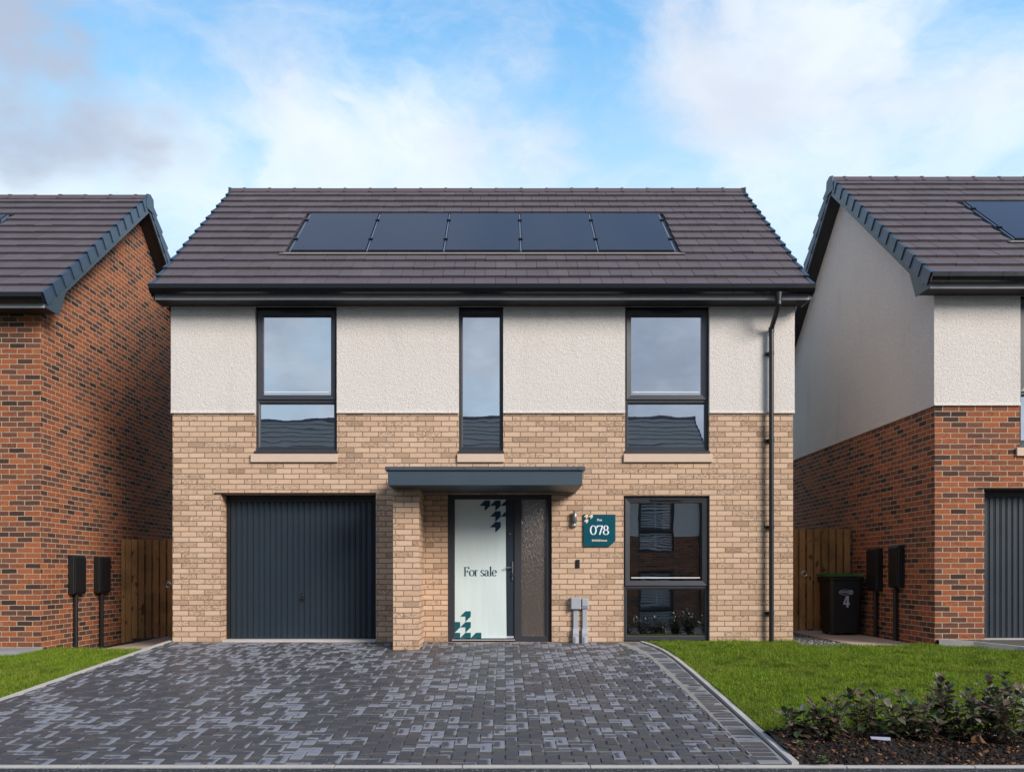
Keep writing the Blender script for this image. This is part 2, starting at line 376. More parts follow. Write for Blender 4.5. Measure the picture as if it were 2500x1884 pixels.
def roof(par, mi, ov, panels=None, detail=True, tile_back=False):
    x0, x1 = -ov, W + ov
    g = G()
    if panels: pa, pb, ps0, ps1 = panels
    for back in (False, True):
        for k in range(NC):
            s0 = k * GA - .015; s1 = (k + 1) * GA + .05
            tw = .2955
            if back or not detail: xs = [(x0, x1)]
            else:
                xx = x0 + .03 - (tw / 2 if k % 2 else 0); xs = []
                while xx < x1 - .03:
                    a, b = max(xx, x0 + .03), min(xx + tw - .0055, x1 - .03)
                    if b - a > .02: xs.append((a, b))
                    xx += tw
            for a, b in xs:
                segs = [(a, b)]
                if panels and not back and ps0 - .001 < (k + .5) * GA < ps1:
                    segs = [q for q in ((a, min(b, pa)), (max(a, pb), b)) if q[1] - q[0] > .03]
                for a2, b2 in segs:
                    j = random.uniform(-.002, .003) if not back else 0; j2 = random.uniform(-.0025, .0025) if not back else 0; sj = random.uniform(-.004, .004) if not back else 0
                    v = [sp(a2, s0 + sj, .010, back), sp(b2, s0 + sj + j2, .010, back), sp(b2, s1, -.012, back), sp(a2, s1, -.012, back),
                         sp(a2, s0 + sj, .054 + j, back), sp(b2, s0 + sj + j2, .054 + j + j2, back), sp(b2, s1, .012, back), sp(a2, s1, .012, back)]
                    g.hexa(v)
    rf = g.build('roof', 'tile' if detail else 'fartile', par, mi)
    # deck and gable soffits
    d = G()
    for back in (False, True):
        d.hexa([sp(x0 + .02, -.0, -.05, back), sp(x1 - .02, 0, -.05, back), sp(x1 - .02, SL, -.05, back), sp(x0 + .02, SL, -.05, back),
                sp(x0 + .02, -.0, -.014, back), sp(x1 - .02, 0, -.014, back), sp(x1 - .02, SL, -.014, back), sp(x0 + .02, SL, -.014, back)])
        for e0, e1 in ((x0 + .02, 0.0), (W, x1 - .02)):
            d.hexa([sp(e0, .1, -.15, back), sp(e1, .1, -.15, back), sp(e1, SL - .1, -.15, back), sp(e0, SL - .1, -.15, back),
                    sp(e0, .1, -.135, back), sp(e1, .1, -.135, back), sp(e1, SL - .1, -.135, back), sp(e0, SL - .1, -.135, back)])
    d.build('roof_soffit', 'soffit', par, mi)
    for xe in (x0, x1 - .02):
        for back in (False, True):
            b = G()
            b.hexa([sp(xe, .12, -.19, back), sp(xe + .02, .12, -.19, back), sp(xe + .02, SL - .001, -.19, back), sp(xe, SL - .001, -.19, back),
                    sp(xe, .02, -.02, back), sp(xe + .02, .02, -.02, back), sp(xe + .02, SL - .001, -.02, back), sp(xe, SL - .001, -.02, back)])
            q = lambda y: (2 * RY - y) if back else y
            b.prism([(xe + .003, q(-.325), 4.777), (xe + .003, q(.02), 4.777), (xe + .003, q(.20), 5.17), (xe + .003, q(-.325), 4.95)], (.014, 0, 0))
            b.build('barge_board', 'canopy', par, mi)
    # verge caps
    for side, xe in ((-1, x0), (1, x1)):
        vc = G()
        for back in (False, True):
            for k in range(NC):
                s0 = k * GA - .03; s1 = (k + 1) * GA + .0
                o = lambda t: xe + side * t
                xa, xb = (o(.020), o(.004)); ia, ib = o(-.035), o(-.035)
                vc.hexa([sp(xa, s0, -.125, back), sp(o(.006), s0, -.125, back), sp(o(-.006), s1, -.115, back), sp(xb, s1, -.115, back),
                         sp(xa, s0, .062, back), sp(o(.006), s0, .062, back), sp(o(-.006), s1, .03, back), sp(xb, s1, .03, back)])
                vc.hexa([sp(o(.0055), s0, .05, back), sp(ia, s0, .05, back), sp(ib, s1, .019, back), sp(o(-.0065), s1, .019, back),
                         sp(o(.0055), s0, .062, back), sp(ia, s0, .062, back), sp(ib, s1, .03, back), sp(o(-.0065), s1, .03, back)])
        vc.prism([(xe + side * .001, RY - .17, RZ - .22), (xe + side * .001, RY + .17, RZ - .22), (xe + side * .001, RY + .13, RZ + .03), (xe + side * .001, RY, RZ + .072), (xe + side * .001, RY - .13, RZ + .03)], (side * .022, 0, 0))
        vc.build('verge_trim', 'verge', rf, mi)
    r = G(); x = x0 + .0; first = True
    prof = [(-.135, -.055), (-.05, .048), (0, .066), (.05, .048), (.135, -.055)]; inn = [(y * .86, z - .018) for y, z in prof]
    while x < x1 - .01:
        e = min(x + (.45 if not first else .24), x1); first = False
        dz = random.uniform(-.003, .003)
        for (a, c, grow) in ((x + .004, e - .002, 0.), (e - .030, e + .012, .010)):
            if c > x1: c = x1
            P = [(y * (1 + grow * 2), z + grow + dz) for y, z in prof]
            ring = P + inn[::-1]
            r.prism([(a, RY + y, RZ + z) for y, z in ring], (c - a, 0, 0))
        x = e
    r.build('ridge_tiles', 'ridge', rf, mi)
    if panels:
        t = G(); xa, xb, sa, sb = pa, pb, ps0 + .0, ps1
        t.hexa([sp(xa, sa, -.012), sp(xb, sa, -.012), sp(xb, sb, -.012), sp(xa, sb, -.012), sp(xa, sa, .004), sp(xb, sa, .004), sp(xb, sb, .004), sp(xa, sb, .004)])
        t.build('panel_tray', 'dark', rf, mi)
        G().hexa([sp(xa - .05, sa - .10, .042), sp(xb + .05, sa - .10, .042), sp(xb + .05, sa + .06, .010), sp(xa - .05, sa + .06, .010), sp(xa - .05, sa - .10, .052), sp(xb + .05, sa - .10, .052), sp(xb + .05, sa + .06, .018), sp(xa - .05, sa + .06, .018)]).build('lead_flashing', M_lead, rf, mi)
        npan = 5; wi = (xb - xa - .16) / npan
        lo, hi = sa + .07, sb - .10
        for i in range(npan):
            a = xa + .08 + i * wi + .02; c = a + wi - .04
            pnl = G().hexa([sp(a, lo, .02), sp(c, lo, .02), sp(c, hi, .02), sp(a, hi, .02), sp(a, lo, .050), sp(c, lo, .050), sp(c, hi, .050), sp(a, hi, .050)]).build('solar_panel', 'solar', rf, mi, .004)
        for i in range(npan + 1):
            a = xa + .08 + i * wi
            rail = G().hexa([sp(a - .010, lo, .0045), sp(a + .010, lo, .0045), sp(a + .010, hi, .0045), sp(a - .010, hi, .0045), sp(a - .010, lo, .036), sp(a + .010, lo, .036), sp(a + .010, hi, .036), sp(a - .010, hi, .036)]); rail.build('panel_rail', M_rail, rf, mi)
            for fr in (.28, .8):
                s = lo + (hi - lo) * fr
                cl = G().hexa([sp(a - .032, s - .03, .037), sp(a + .032, s - .03, .037), sp(a + .032, s + .03, .037), sp(a - .032, s + .03, .037), sp(a - .032, s - .03, .068), sp(a + .032, s - .03, .068), sp(a + .032, s + .03, .060), sp(a - .032, s + .03, .060)]); cl.build('panel_clamp', 'dark', rf, mi)
    return rf
M_card = simple_mat('weathered white card', (.34, .34, .46), .6)
M_lead = simple_mat('grey flashing', (.22, .19, .17), .7, var=.2)
M_rail = simple_mat('pale blue rail', (.16, .20, .27), .35, .3)

def house(name, loc, rz, mirror, brick, upper, ov, panels=None, detail=True, ground_win=True):
    H = empty(name, loc, rz); mi = W if mirror else None
    GA_ = (.688, 2.901, 0, 2.117); WA = (1.177, 2.346, 2.725, 4.79); WB = (4.084, 4.719, 2.725, 4.79); WC = (6.456, 7.659, 2.725, 4.79); WD = (6.437, 7.666, .0, 2.09); FD = (3.925, 5.412, 0, 2.11)
    ops = [GA_, WA, WB, WC, WD, FD]
    top = 3.26 if upper else 5.02
    g = G()
    for a, b, c, d in cells(0, W, -.4, top, ops): g.quad((a, 0, c), (b, 0, c), (b, 0, d), (a, 0, d))
    for i, o in enumerate(ops):      # reveals
        dp = .30 if i == 0 else .13
        zt = min(o[3], top)
        for xx in (o[0], o[1]): g.quad((xx, 0, o[2]), (xx, dp, o[2]), (xx, dp, zt), (xx, 0, zt))
        g.quad((o[0], 0, o[2]), (o[1], 0, o[2]), (o[1], dp, o[2]), (o[0], dp, o[2]))
        if o[3] < top: g.quad((o[0], 0, o[3]), (o[1], 0, o[3]), (o[1], dp, o[3]), (o[0], dp, o[3]))
    D = 2 * RY
    zt = lambda y: EZ + (y - EY) * math.tan(TH) - .13
    for xx in (0, W):
        if upper: g.quad((xx, 0, -.4), (xx, D, -.4), (xx, D, top), (xx, 0, top))
        else: g.poly([(xx, 0, -.4), (xx, D, -.4), (xx, D, zt(0)), (xx, RY, zt(RY)), (xx, 0, zt(0))])
    g.quad((0, D, -.4), (W, D, -.4), (W, D, top), (0, D, top))
    g.build('wall', brick, H, mi)
    if upper:
        r = G(); t = .018
        for a, b, c, d in cells(0, W, 3.26, 5.02, ops):
            r.box(a - (t if a == 0 else 0), b + (t if b == W else 0), -t, 0.10 if True else 0, c, d)
        for a, b, c, d in cells(-t, W + t, 3.26, 3.34, [(o[0], o[1], o[2], o[3]) for o in ops]):  # bell drip
            r.hexa([(a, -t - .012, 3.262), (b, -t - .012, 3.262), (b, -t - .001, 3.262), (a, -t - .001, 3.262), (a, -t - .004, 3.30), (b, -t - .004, 3.30), (b, -t - .001, 3.30), (a, -t - .001, 3.30)])
        for xx, sg in ((0, -1), (W, 1)):
            r.prism([(xx, -t + .0005, 3.26), (xx, D + t, 3.26), (xx, D + t, zt(0)), (xx, RY, zt(RY)), (xx, .0, zt(0))], (sg * (t - .0007), 0, 0))
        r.quad((0, D + t, 3.26), (W, D + t, 3.26), (W, D + t, 5.02), (0, D + t, 5.02))
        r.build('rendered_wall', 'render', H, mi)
    roof(H, mi, ov, panels, detail)
    # eaves
    x0, x1 = -ov + .03, W + ov - .03
    for sgn in (0, 1):
        q = (lambda y: y) if not sgn else (lambda y: D - y)
        a, b = sorted((q(-.33), q(-.31)))
        f = G().box(x0, x1, a, b, 4.777, 4.935)
        if detail and not sgn:
            xx = x0 + .3
            while xx < x1: f.box(xx - .007, xx + .007, -.333, -.329, 4.852, 4.866); xx += .62
        f.build('fascia', 'fascia', H, mi)
        a, b = sorted((q(-.3095), q(-.019)))
        G().box(x0, x1, a, b, 4.78, 4.792).build('soffit', 'soffit', H, mi)
        pr = [(-.462, 4.958), (-.470, 4.950), (-.466, 4.895), (-.440, 4.850), (-.405, 4.836), (-.366, 4.842), (-.334, 4.87), (-.334, 4.945), (-.342, 4.945), (-.342, 4.875), (-.368, 4.85), (-.405, 4.846), (-.436, 4.858), (-.456, 4.898), (-.460, 4.95)]
        gt = G().prism([(x0 - .02, q(y), z) for y, z in pr], (x1 - x0 + .04, 0, 0)).build('gutter', 'gutter', H, mi)
        if not sgn and detail:
            xx = x0 + .2
            while xx < x1:
                G().prism([(xx - .012, y * 1.0 - .004, z - .004) for y, z in pr[0:7]], (.024, 0, 0)).build('gutter_bracket', 'gutter', gt, mi); xx += .71
            for xe in (x0 - .035, x1 + .015): G().prism([(xe, y, z) for y, z in pr[0:8]], (.02, 0, 0)).build('gutter_end_cap', 'gutter', gt, mi)
    # down pipe
    px = 8.518; dp = G()
    dp.tube([(px, -.405, 4.85), (px, -.405, 4.73)], [.05, .042], 14)
    dp.tube([(px, -.405, 4.735), (px, -.405, 4.70), (px, -.37, 4.645), (px, -.13, 4.47), (px, -.09, 4.42), (px, -.09, -.05)], .034, 14)
    for z in (4.72, 4.43): dp.tube([(px, -.405 if z > 4.6 else -.09, z - .035), (px, -.405 if z > 4.6 else -.09, z + .03)], .041, 14)
    dpo = dp.build('downpipe', 'dark', H, mi, 0, False)
    if detail:
        for z in (4.10, 2.87, 1.64, .42):
            G().tube([(px, -.09, z - .022), (px, -.09, z + .022)], .040, 14).box(px - .078, px + .045, -.055, .0, z - .018, z + .018).build('pipe_clip', 'dark', dpo, mi)
    # windows
    gl = 'glass' if detail else 'glassfar'
    window(H, mi, *WA[:3], 4.77, 3.46, glass=gl, detail=detail)
    window(H, mi, *WB[:3], 4.77, None, vent=False, glass=gl, detail=detail)
    window(H, mi, *WC[:3], 4.77, 3.46, glass=gl, detail=detail)
    window(H, mi, WD[0], WD[1], .02, 2.085, .80, cill=False, glass='glasslow' if detail else 'glassfar', detail=detail)
    if detail:
        for a, b in ((WA[0] - .055, WA[1] + .01), (WB[0] - .02, WB[1] + .012), (WC[0] - .02, WC[1] + .04)):
            G().prism([(a, -.035, 2.565), (a, .05, 2.565), (a, .05, 2.69), (a, -.035, 2.68)], (b - a, 0, 0)).build('stone_sill', 'stone', H, mi, .003)
        for o in (WA, WB, WC):
            G().box(o[0], o[1], .03, .10, 4.7705, 4.7795).build('window_head', 'dark', H, mi)
    # garage door
    yd = .26; g = G()
    g.box(.688, .742, yd - .02, yd + .05, .0, 2.117); g.box(2.847, 2.901, yd - .02, yd + .05, .0, 2.117); g.box(.742, 2.847, yd - .02, yd + .05, 2.02, 2.117)
    gf = g.build('garage_door', 'dark', H, mi)
    ribbed_door(.742, 2.847, yd, .035, 2.02).build('door_panel', 'garage', gf, mi)
    if detail:
        h = G(); hx = 1.80
        h.box(hx - .018, hx + .018, yd - .014, yd + .001, .57, .70).box(hx - .03, hx + .02, yd - .034, yd - .014, .605, .625)
        h.build('handle', 'dark', gf, mi, .004)
        G().tube([(hx, yd - .02, .665), (hx, yd - .012, .665)], .011, 10).build('lock', 'chrome', gf, mi)
        G().box(.60, 2.905, -.016, .0, 2.118, 2.130).build('lintel', 'dark', H, mi)
        G().box(.70, 2.89, .02, .30, -.01, .028).build('garage_sill', 'kerb', H, mi)
    # front door
    yf = .075; x0, x1, z1 = 3.925, 5.412, 2.11
    f = G(); f.box(x0, x0 + .10, yf - .02, yf + .05, .0, z1); f.box(x1 - .075, x1, yf - .02, yf + .05, .0, z1); f.box(x0 + .10, x1 - .075, yf - .02, yf + .05, 2.04, z1)
    f.box(4.878, 4.985, yf - .02, yf + .05, 0, 2.04); f.box(4.985, x1 - .075, yf - .02, yf + .05, 0, .085)
    fd = f.build('front_door', 'upvc', H, mi, .005)
    G().box(x0 + .101, 4.877, yf, yf + .04, .05, 2.039).build('door_leaf', 'garage', fd, mi)
    if detail:
        G().box(x0 + .06, 4.885, yf - .055, yf + .0, .022, .036).build('threshold', 'alu', fd, mi)
        G().box(4.765, 4.870, yf - .010, yf - .001, .052, .083).build('kick_strip', 'alu', fd, mi)
        h = G(); hx = 4.853; h.tube([(hx, yf - .012, .885), (hx, yf - .012, 1.15)], .014, 10)
        h.tube([(hx, yf - .01, 1.065), (hx, yf - .055, 1.065), (hx - .11, yf - .055, 1.06)], .0095, 10)
        h.tube([(hx, yf - .001, .955), (hx, yf - .028, .955)], .019, 12)
        h.build('handle', 'chrome', fd, mi)
        G().tube([(4.815, yf - .001, 1.545), (4.815, yf - .010, 1.545)], .013, 12).build('spy_hole', 'chrome', fd, mi)
    G().quad((4.985, yf + .02, .085), (x1 - .075, yf + .02, .085), (x1 - .075, yf + .02, 2.04), (4.985, yf + .02, 2.04)).build('side_light', 'obscure', fd, mi)
    # porch pier and canopy
    G().box(3.235, 3.585, -.66, -.0005, -.3, 2.12).build('porch_pier', brick, H, mi)
    c = G().box(3.225, 5.749, -1.10, -.001, 2.125, 2.315)
    cn = c.build('porch_canopy', 'canopy', H, mi, .004)
    l = G().box(3.19, 5.785, -1.125, -.001, 2.317, 2.365)
    l.build('edge_trim', 'canopylip', cn, mi, .004)
    if detail:
        x = 3.24
        while x < 5.76: G().tube([(x, -1.126, 2.334), (x, -1.131, 2.334)], .007, 8).build('trim_screw', 'dark', cn, mi); x += .49
    # simple interior: floors, ceiling and plastered partitions
    G().box(.02, W - .02, .31, D - .02, -.05, .012).build('floor', 'floor', H, mi)
    G().box(.02, W - .02, .31, D - .02, 2.3, 2.52).build('floor', 'interior', H, mi)
    g = G(); g.box(.02, W - .02, 2.9, 3.0, .012, 2.3); g.box(.02, W - .02, 2.9, 3.0, 2.52, 4.74); g.box(.02, W - .02, .14, 2.9, 4.74, 4.77)
    for x in (3.3, 5.8): g.box(x, x + .1, .32, 2.9, .012, 2.3); g.box(x, x + .1, .32, 2.9, 2.52, 4.74)
    for o in (WA, WB, WC, WD):
        z0 = max(o[2], .02)
        for xx in (o[0] - .016, o[1] + .001): g.box(xx, xx + .015, .131, .31, z0, o[3] - .03)
        if o is not WD: g.box(o[0] - .02, o[1] + .02, .131, .34, z0 - .025, z0 - .001)
    g.build('interior_lining', 'interior', H, mi)
    return H

MX = -4.745
h_main = house('detached_house', (MX, 0, 0), 0, False, 'buff', True, .145, (1.43, 7.38, 4 * GA, 10.0 * GA))
tag(h_main, 'buff brick house with white render, five solar panels and a For sale front door', 'house')
h_right = house('detached_house', (5.955, -.35, .04), 0, False, 'red', True, .26, (1.40, 7.41, 4 * GA, 10.0 * GA))
tag(h_right, 'red brick house with white rendered gable, behind the wheelie bin', 'house')
h_left = house('detached_house', (-6.65 - W, .04, -.10), 0, True, 'red', False, .26, (1.70, 7.70, 5 * GA, 11.0 * GA))
tag(h_left, 'house with a gable of dark and orange red brick up to the roof', 'house')
# houses across the road, seen as reflections in the windows
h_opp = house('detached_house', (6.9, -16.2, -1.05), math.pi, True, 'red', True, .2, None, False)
tag(h_opp, 'house across the road reflected in the right upstairs window and ground floor window', 'house')
def copy_house(src, loc, label):
    r = src.copy(); COL.objects.link(r); r.location = loc
    for c in src.children:
        d = c.copy(); COL.objects.link(d); d.parent = r
        for e in c.children:
            k = e.copy(); COL.objects.link(k); k.parent = d
    r['label'] = label
    return r
copy_house(h_opp, (-3.2, -16.4, -1.1), 'house across the road whose roof is reflected in the left upstairs window')
copy_house(h_opp, (17.6, -16.2, -1.0), 'house across the road standing to the right of the other two')
# white shutters of the house across the road
for x0, x1, z0, z1 in ((1.22, 2.36, 2.80, 4.70), (1.22, 2.36, .15, 2.0)):
    g = G(); x0, x1 = W - x1 - (W - 8.855), W - x0
    x0, x1 = (6.52, 7.60)
    z = z0
    while z < z1 - .03:
        for a, b in ((x0, (x0 + x1) / 2 - .03), ((x0 + x1) / 2 + .03, x1)): g.hexa([(a, .14, z), (b, .14, z), (b, .18, z + .03), (a, .18, z + .03), (a, .145, z + .045), (b, .145, z + .045), (b, .185, z + .06), (a, .185, z + .06)])
        z += .085
    g.box((x0 + x1) / 2 - .029, (x0 + x1) / 2 + .029, .14, .19, z0, z1)
    g.build('shutters', 'whitep', h_opp, W)

# ------------------------------------------------------------------ ground
def pl(y): return .0645 * y            # the plane of the drive and the lawns in front of the house
g = G(); ys = [(400, -.6), (12, -.6), (7, -.38), (-.5, -.42), (-5.6, -.62), (-12.6, -.75), (-16.2, -1.12), (-30, -1.2), (-400, -1.6)]
for (ya, za), (yb, zb) in zip(ys, ys[1:]): g.quad((-400, yb, zb), (400, yb, zb), (400, ya, za), (-400, ya, za))
tag(g.build('ground', 'earth'), kind='structure')
g = G(); 
for a, b, c, d in ((-6.006, -9, -.398, -.44), (-9, -12.4, -.44, -.60)): g.quad((-300, b, d), (300, b, d), (300, a, c), (-300, a, c))
tag(g.build('road', 'asphalt'), kind='structure')

def clip(poly, n, d):                   # keep n.p <= d
    out = []
    for i, p in enumerate(poly):
        q = poly[(i + 1) % len(poly)]; a = n[0] * p[0] + n[1] * p[1] - d; b = n[0] * q[0] + n[1] * q[1] - d
        if a <= 0: out.append(p)
        if (a < 0 < b) or (b < 0 < a): t = a / (a - b); out.append((p[0] + (q[0] - p[0]) * t, p[1] + (q[1] - p[1]) * t))
    return out
def area(p): return abs(sum(p[i][0] * p[(i + 1) % len(p)][1] - p[(i + 1) % len(p)][0] * p[i][1] for i in range(len(p)))) / 2

class Pav:
    def __init__(s): s.v = []; s.f = []; s.uv = []; s.r = []; s.d = []
    def add(s, x, y, w, h, clips, zf, gap=.0038, ax=(1, 0), ch=.0065):
        ay = (-ax[1], ax[0])
        P = lambda u, v: (x + ax[0] * u + ay[0] * v, y + ax[1] * u + ay[1] * v)
        poly = [P(gap, gap), P(w - gap, gap), P(w - gap, h - gap), P(gap, h - gap)]
        for n, d in clips:
            poly = clip(poly, n, d)
            if len(poly) < 3 or area(poly) < .0006: return
        cx = sum(p[0] for p in poly) / len(poly); cy = sum(p[1] for p in poly) / len(poly)
        k = len(poly); r = random.random(); tz = random.uniform(-.0015, .0015); tx = random.uniform(-.012, .012); ty = random.uniform(-.012, .012)
        zz = lambda p: zf(p[1], p[0]) + tz + tx * (p[0] - cx) + ty * (p[1] - cy)
        inn = []
        for p in poly:
            L = math.hypot(p[0] - cx, p[1] - cy); t = max(0, 1 - ch * 1.4 / L); inn.append((cx + (p[0] - cx) * t, cy + (p[1] - cy) * t))
        o = len(s.v)
        s.v += [(p[0], p[1], zz(p)) for p in inn] + [(p[0], p[1], zz(p) - .0055) for p in poly] + [(p[0], p[1], zz(p) - .02) for p in poly]
        s.f.append(tuple(range(o, o + k)))
        for q in range(2):
            for i in range(k): s.f.append((o + q * k + i, o + (q + 1) * k + i, o + (q + 1) * k + (i + 1) % k, o + q * k + (i + 1) % k))
        loc = lambda p: ((p[0] - x) * ax[0] + (p[1] - y) * ax[1], (p[0] - x) * ay[0] + (p[1] - y) * ay[1])
        s.uv += [loc(p) for p in inn + poly + poly]; s.r += [r] * (3 * k); s.d += [(w, h, 0)] * (3 * k)
    def build(s, name):
        me = bpy.data.meshes.new(name); me.from_pydata(s.v, [], s.f); me.materials.append(M['paver'])
        uv = me.uv_layers.new(name='paver'); vi = np.empty(len(me.loops), np.int32); me.loops.foreach_get('vertex_index', vi)
        uv.data.foreach_set('uv', np.array(s.uv, np.float32)[vi].ravel())
        me.attributes.new('rnd', 'FLOAT', 'POINT').data.foreach_set('value', np.array(s.r, np.float32))
        me.attributes.new('dims', 'FLOAT_VECTOR', 'POINT').data.foreach_set('vector', np.array(s.d, np.float32).ravel())
        o = bpy.data.objects.new(name, me); COL.objects.link(o); return o

KERB = [(1.92, -.03), (2.02, -.35), (2.09, -.8), (2.125, -1.4), (2.13, -2.4), (2.115, -3.6), (2.09, -4.8), (2.065, -5.95)]
LX = [(-4.77, .05), (-4.80, -.3), (-4.93, -5.95)]
def kx(y, line=KERB):
    for (xa, ya), (xb, yb) in zip(line, line[1:]):
        if yb <= y <= ya: return xa + (xb - xa) * (ya - y) / (ya - yb)
    return line[0][0] if y > line[0][1] else line[-1][0]
zf = lambda y, x=0: pl(y) + .002
pv = Pav()
def half(a, b, off=0):                 # half plane left of a->b moved by off
    dx, dy = b[0] - a[0], b[1] - a[1]; L = math.hypot(dx, dy); n = (-dy / L, dx / L); return n, n[0] * a[0] + n[1] * a[1] + off
clips = [((0, 1), -.012), ((0, -1), 5.945), ((1, 0), 1.845)]
n, d = half((1.845, -1.25), (1.60, 0.0)); clips.append(((-n[0], -n[1]), -d) if n[0] < 0 else (n, d))
ln = half(LX[1], LX[2]); ln = (ln[0], ln[1]) if ln[0][0] < 0 else ((-ln[0][0], -ln[0][1]), -ln[1]); clips.append((ln[0], ln[1] - .0))
a = .1
def herring(pv, xa, xb, ya, yb, clips, zf, holes=()):
    for i in range(int((xb - xa) / a) + 4):
        for j in range(int((yb - ya) / a) + 4):
            x = xa + i * a; y = ya + j * a; k = (i - j) % 4
            if k == 0: w, h = 2 * a, a
            elif k == 2 : w, h = a, 2 * a
            else: continue
            if k == 2: pass
            cx, cy = x + w / 2, y + h / 2
            if any(h_[0] < cx < h_[1] and h_[2] < cy < h_[3] for h_ in holes): continue
            pv.add(x, y, w, h, clips, zf)
herring(pv, -5.3, 2.1, -6.1, .2, clips, zf, [(-1.52, -1.15, -.67, .1)])
# soldier course along the kerb
s_acc = 0; pts = []
for (xa, ya), (xb, yb) in zip(KERB, KERB[1:]):
    L = math.hypot(xb - xa, yb - ya); k = max(2, int(L / .02))
    pts += [(xa + (xb - xa) * t / k, ya + (yb - ya) * t / k) for t in range(k)]
cum = [0]
for p, q in zip(pts, pts[1:]): cum.append(cum[-1] + math.hypot(q[0] - p[0], q[1] - p[1]))
nx = .0
for p, q, c in zip(pts, pts[2:], cum):
    if c >= nx:
        dx, dy = q[0] - p[0], q[1] - p[1]; L = math.hypot(dx, dy); t = (dx / L, dy / L); nn = (t[1], -t[0])
        if nn[0] > 0: nn = (-nn[0], -nn[1])
        ax = (-nn[0], -nn[1])
        x, y = p[0] + nn[0] * .235 , p[1] + nn[1] * .235
        pv.add(x, y, .2, .1, [((0, 1), -.005), ((0, -1), 5.945)], zf, ax=ax); nx = c + .1
drive = pv.build('driveway'); tag(drive, kind='structure')
g = G().quad((-4.95, -5.96, pl(-5.96) - .008), (2.09, -5.96, pl(-5.96) - .008), (2.12, .0, -.008), (-4.80, .0, -.008))
tag(g.build('paving_bed', 'joint'), kind='structure')
g = G()
ms = [(1.60, -.02), (1.70, -.55), (1.80, -1.1), (1.853, -1.5), (1.855, -5.94)]
for (xa, ya), (xb, yb) in zip(ms, ms[1:]):
    g.quad((xa - .02, ya, pl(ya) + .0005), (xb - .02, yb, pl(yb) + .0005), (kx(yb) - .02, yb, pl(yb) + .0005), (kx(ya) - .02, ya, pl(ya) + .0005))
tag(g.build('mortar_bed', 'mortarstrip'), kind='structure')

def kerb_line(pts, w, top, depth, name, seg=.9):
    g = G()
    P = []; 
    for (xa, ya), (xb, yb) in zip(pts, pts[1:]):
        L = math.hypot(xb - xa, yb - ya); k = max(1, round(L / .3)); P += [(xa + (xb - xa) * t / k, ya + (yb - ya) * t / k) for t in range(k)]
    P.append(pts[-1])
    for i, (p, q) in enumerate(zip(P, P[1:])):
        dx, dy = q[0] - p[0], q[1] - p[1]; L = math.hypot(dx, dy); n = (-dy / L * w, dx / L * w); e = .003 if i % 3 == 2 else .0003; tx, ty = dx / L * e, dy / L * e
        p = (p[0], p[1]); q2 = (q[0] - tx, q[1] - ty)
        zp, zq = top(p[0], p[1]), top(q[0], q[1]); c = [p, q2, (q2[0] + n[0], q2[1] + n[1]), (p[0] + n[0], p[1] + n[1])]
        zs = [zp, zq, zq, zp]
        g.hexa([(c[j][0], c[j][1], zs[j] - depth) for j in range(4)] + [(c[j][0], c[j][1], zs[j]) for j in range(4)])
    return tag(g.build(name, 'kerb'), kind='structure')
kerb_line(KERB, .05, lambda x, y: pl(y) + .018, .12, 'lawn_edging_kerb')
kerb_line(LX[::-1], .05, lambda x, y: pl(y) + .016, .12, 'side_edging_kerb')
g = G(); x = -12.2
while x < 14:
    L = .915; z = -.384 + random.uniform(-.002, .002)
    if x > 3.6: z -= .004
    g.box(x, x + L - .004, -6.005, -5.953, -.6, z); x += L
tag(g.build('road_edge_kerb', 'kerb', None, None, .006), kind='structure')

# flagstones, gravel, side ground
def slabs(name, xs, ys, z, mat='flag', jit=.004):
    g = G()
    for xa, xb in xs:
        for ya, yb in ys:
            j = [random.uniform(-jit, jit) for _ in range(4)]; zz = [z(xa, ya), z(xb, ya), z(xb, yb), z(xa, yb)]
            c = [(xa + .004, ya + .004), (xb - .004, ya + .004), (xb - .004, yb - .004), (xa + .004, yb - .004)]
            g.hexa([(c[i][0], c[i][1], zz[i] - .05) for i in range(4)] + [(c[i][0], c[i][1], zz[i] + j[i] * .5) for i in range(4)])
    return tag(g.build(name, mat), kind='structure')
slabs('side_path', [(4.98, 5.43), (5.44, 5.90)], [(-.32 + .6 * i, -.32 + .6 * (i + 1)) for i in range(7)], lambda x, y: -.035 + .0 * y)
slabs('gate_path', [(-6.15, -5.71), (-5.70, -5.26), (-5.25, -4.80)], [(-.50 + .6 * i, -.50 + .6 * (i + 1)) for i in range(8)], lambda x, y: -.070 + .080 * (x + 4.9) + .03 * min(y, 0))
g = G(); g.quad((4.0, -.4, -.07), (6.1, -.4, -.07), (6.1, 5, -.07), (4.0, 5, -.07)); g.quad((-6.8, -.45, -.23), (-4.7, -.45, -.15), (-4.7, 5, -.15), (-6.8, 5, -.23))
tag(g.build('passage_ground', 'soil'), kind='structure')

# concrete step in front of the left house
st = empty('concrete_step', (-7.2, -.2, -.2)); tag(st, 'low grey concrete step against the front of the left red brick house', 'step')
for i, xa in enumerate((-1.45, -.46, .0)):
    xb = (-.465, -.005, .62)[i]
    G().box(xa, xb, -.42, .18, -.1, .125).build('step_block', 'step', st, None, .006)

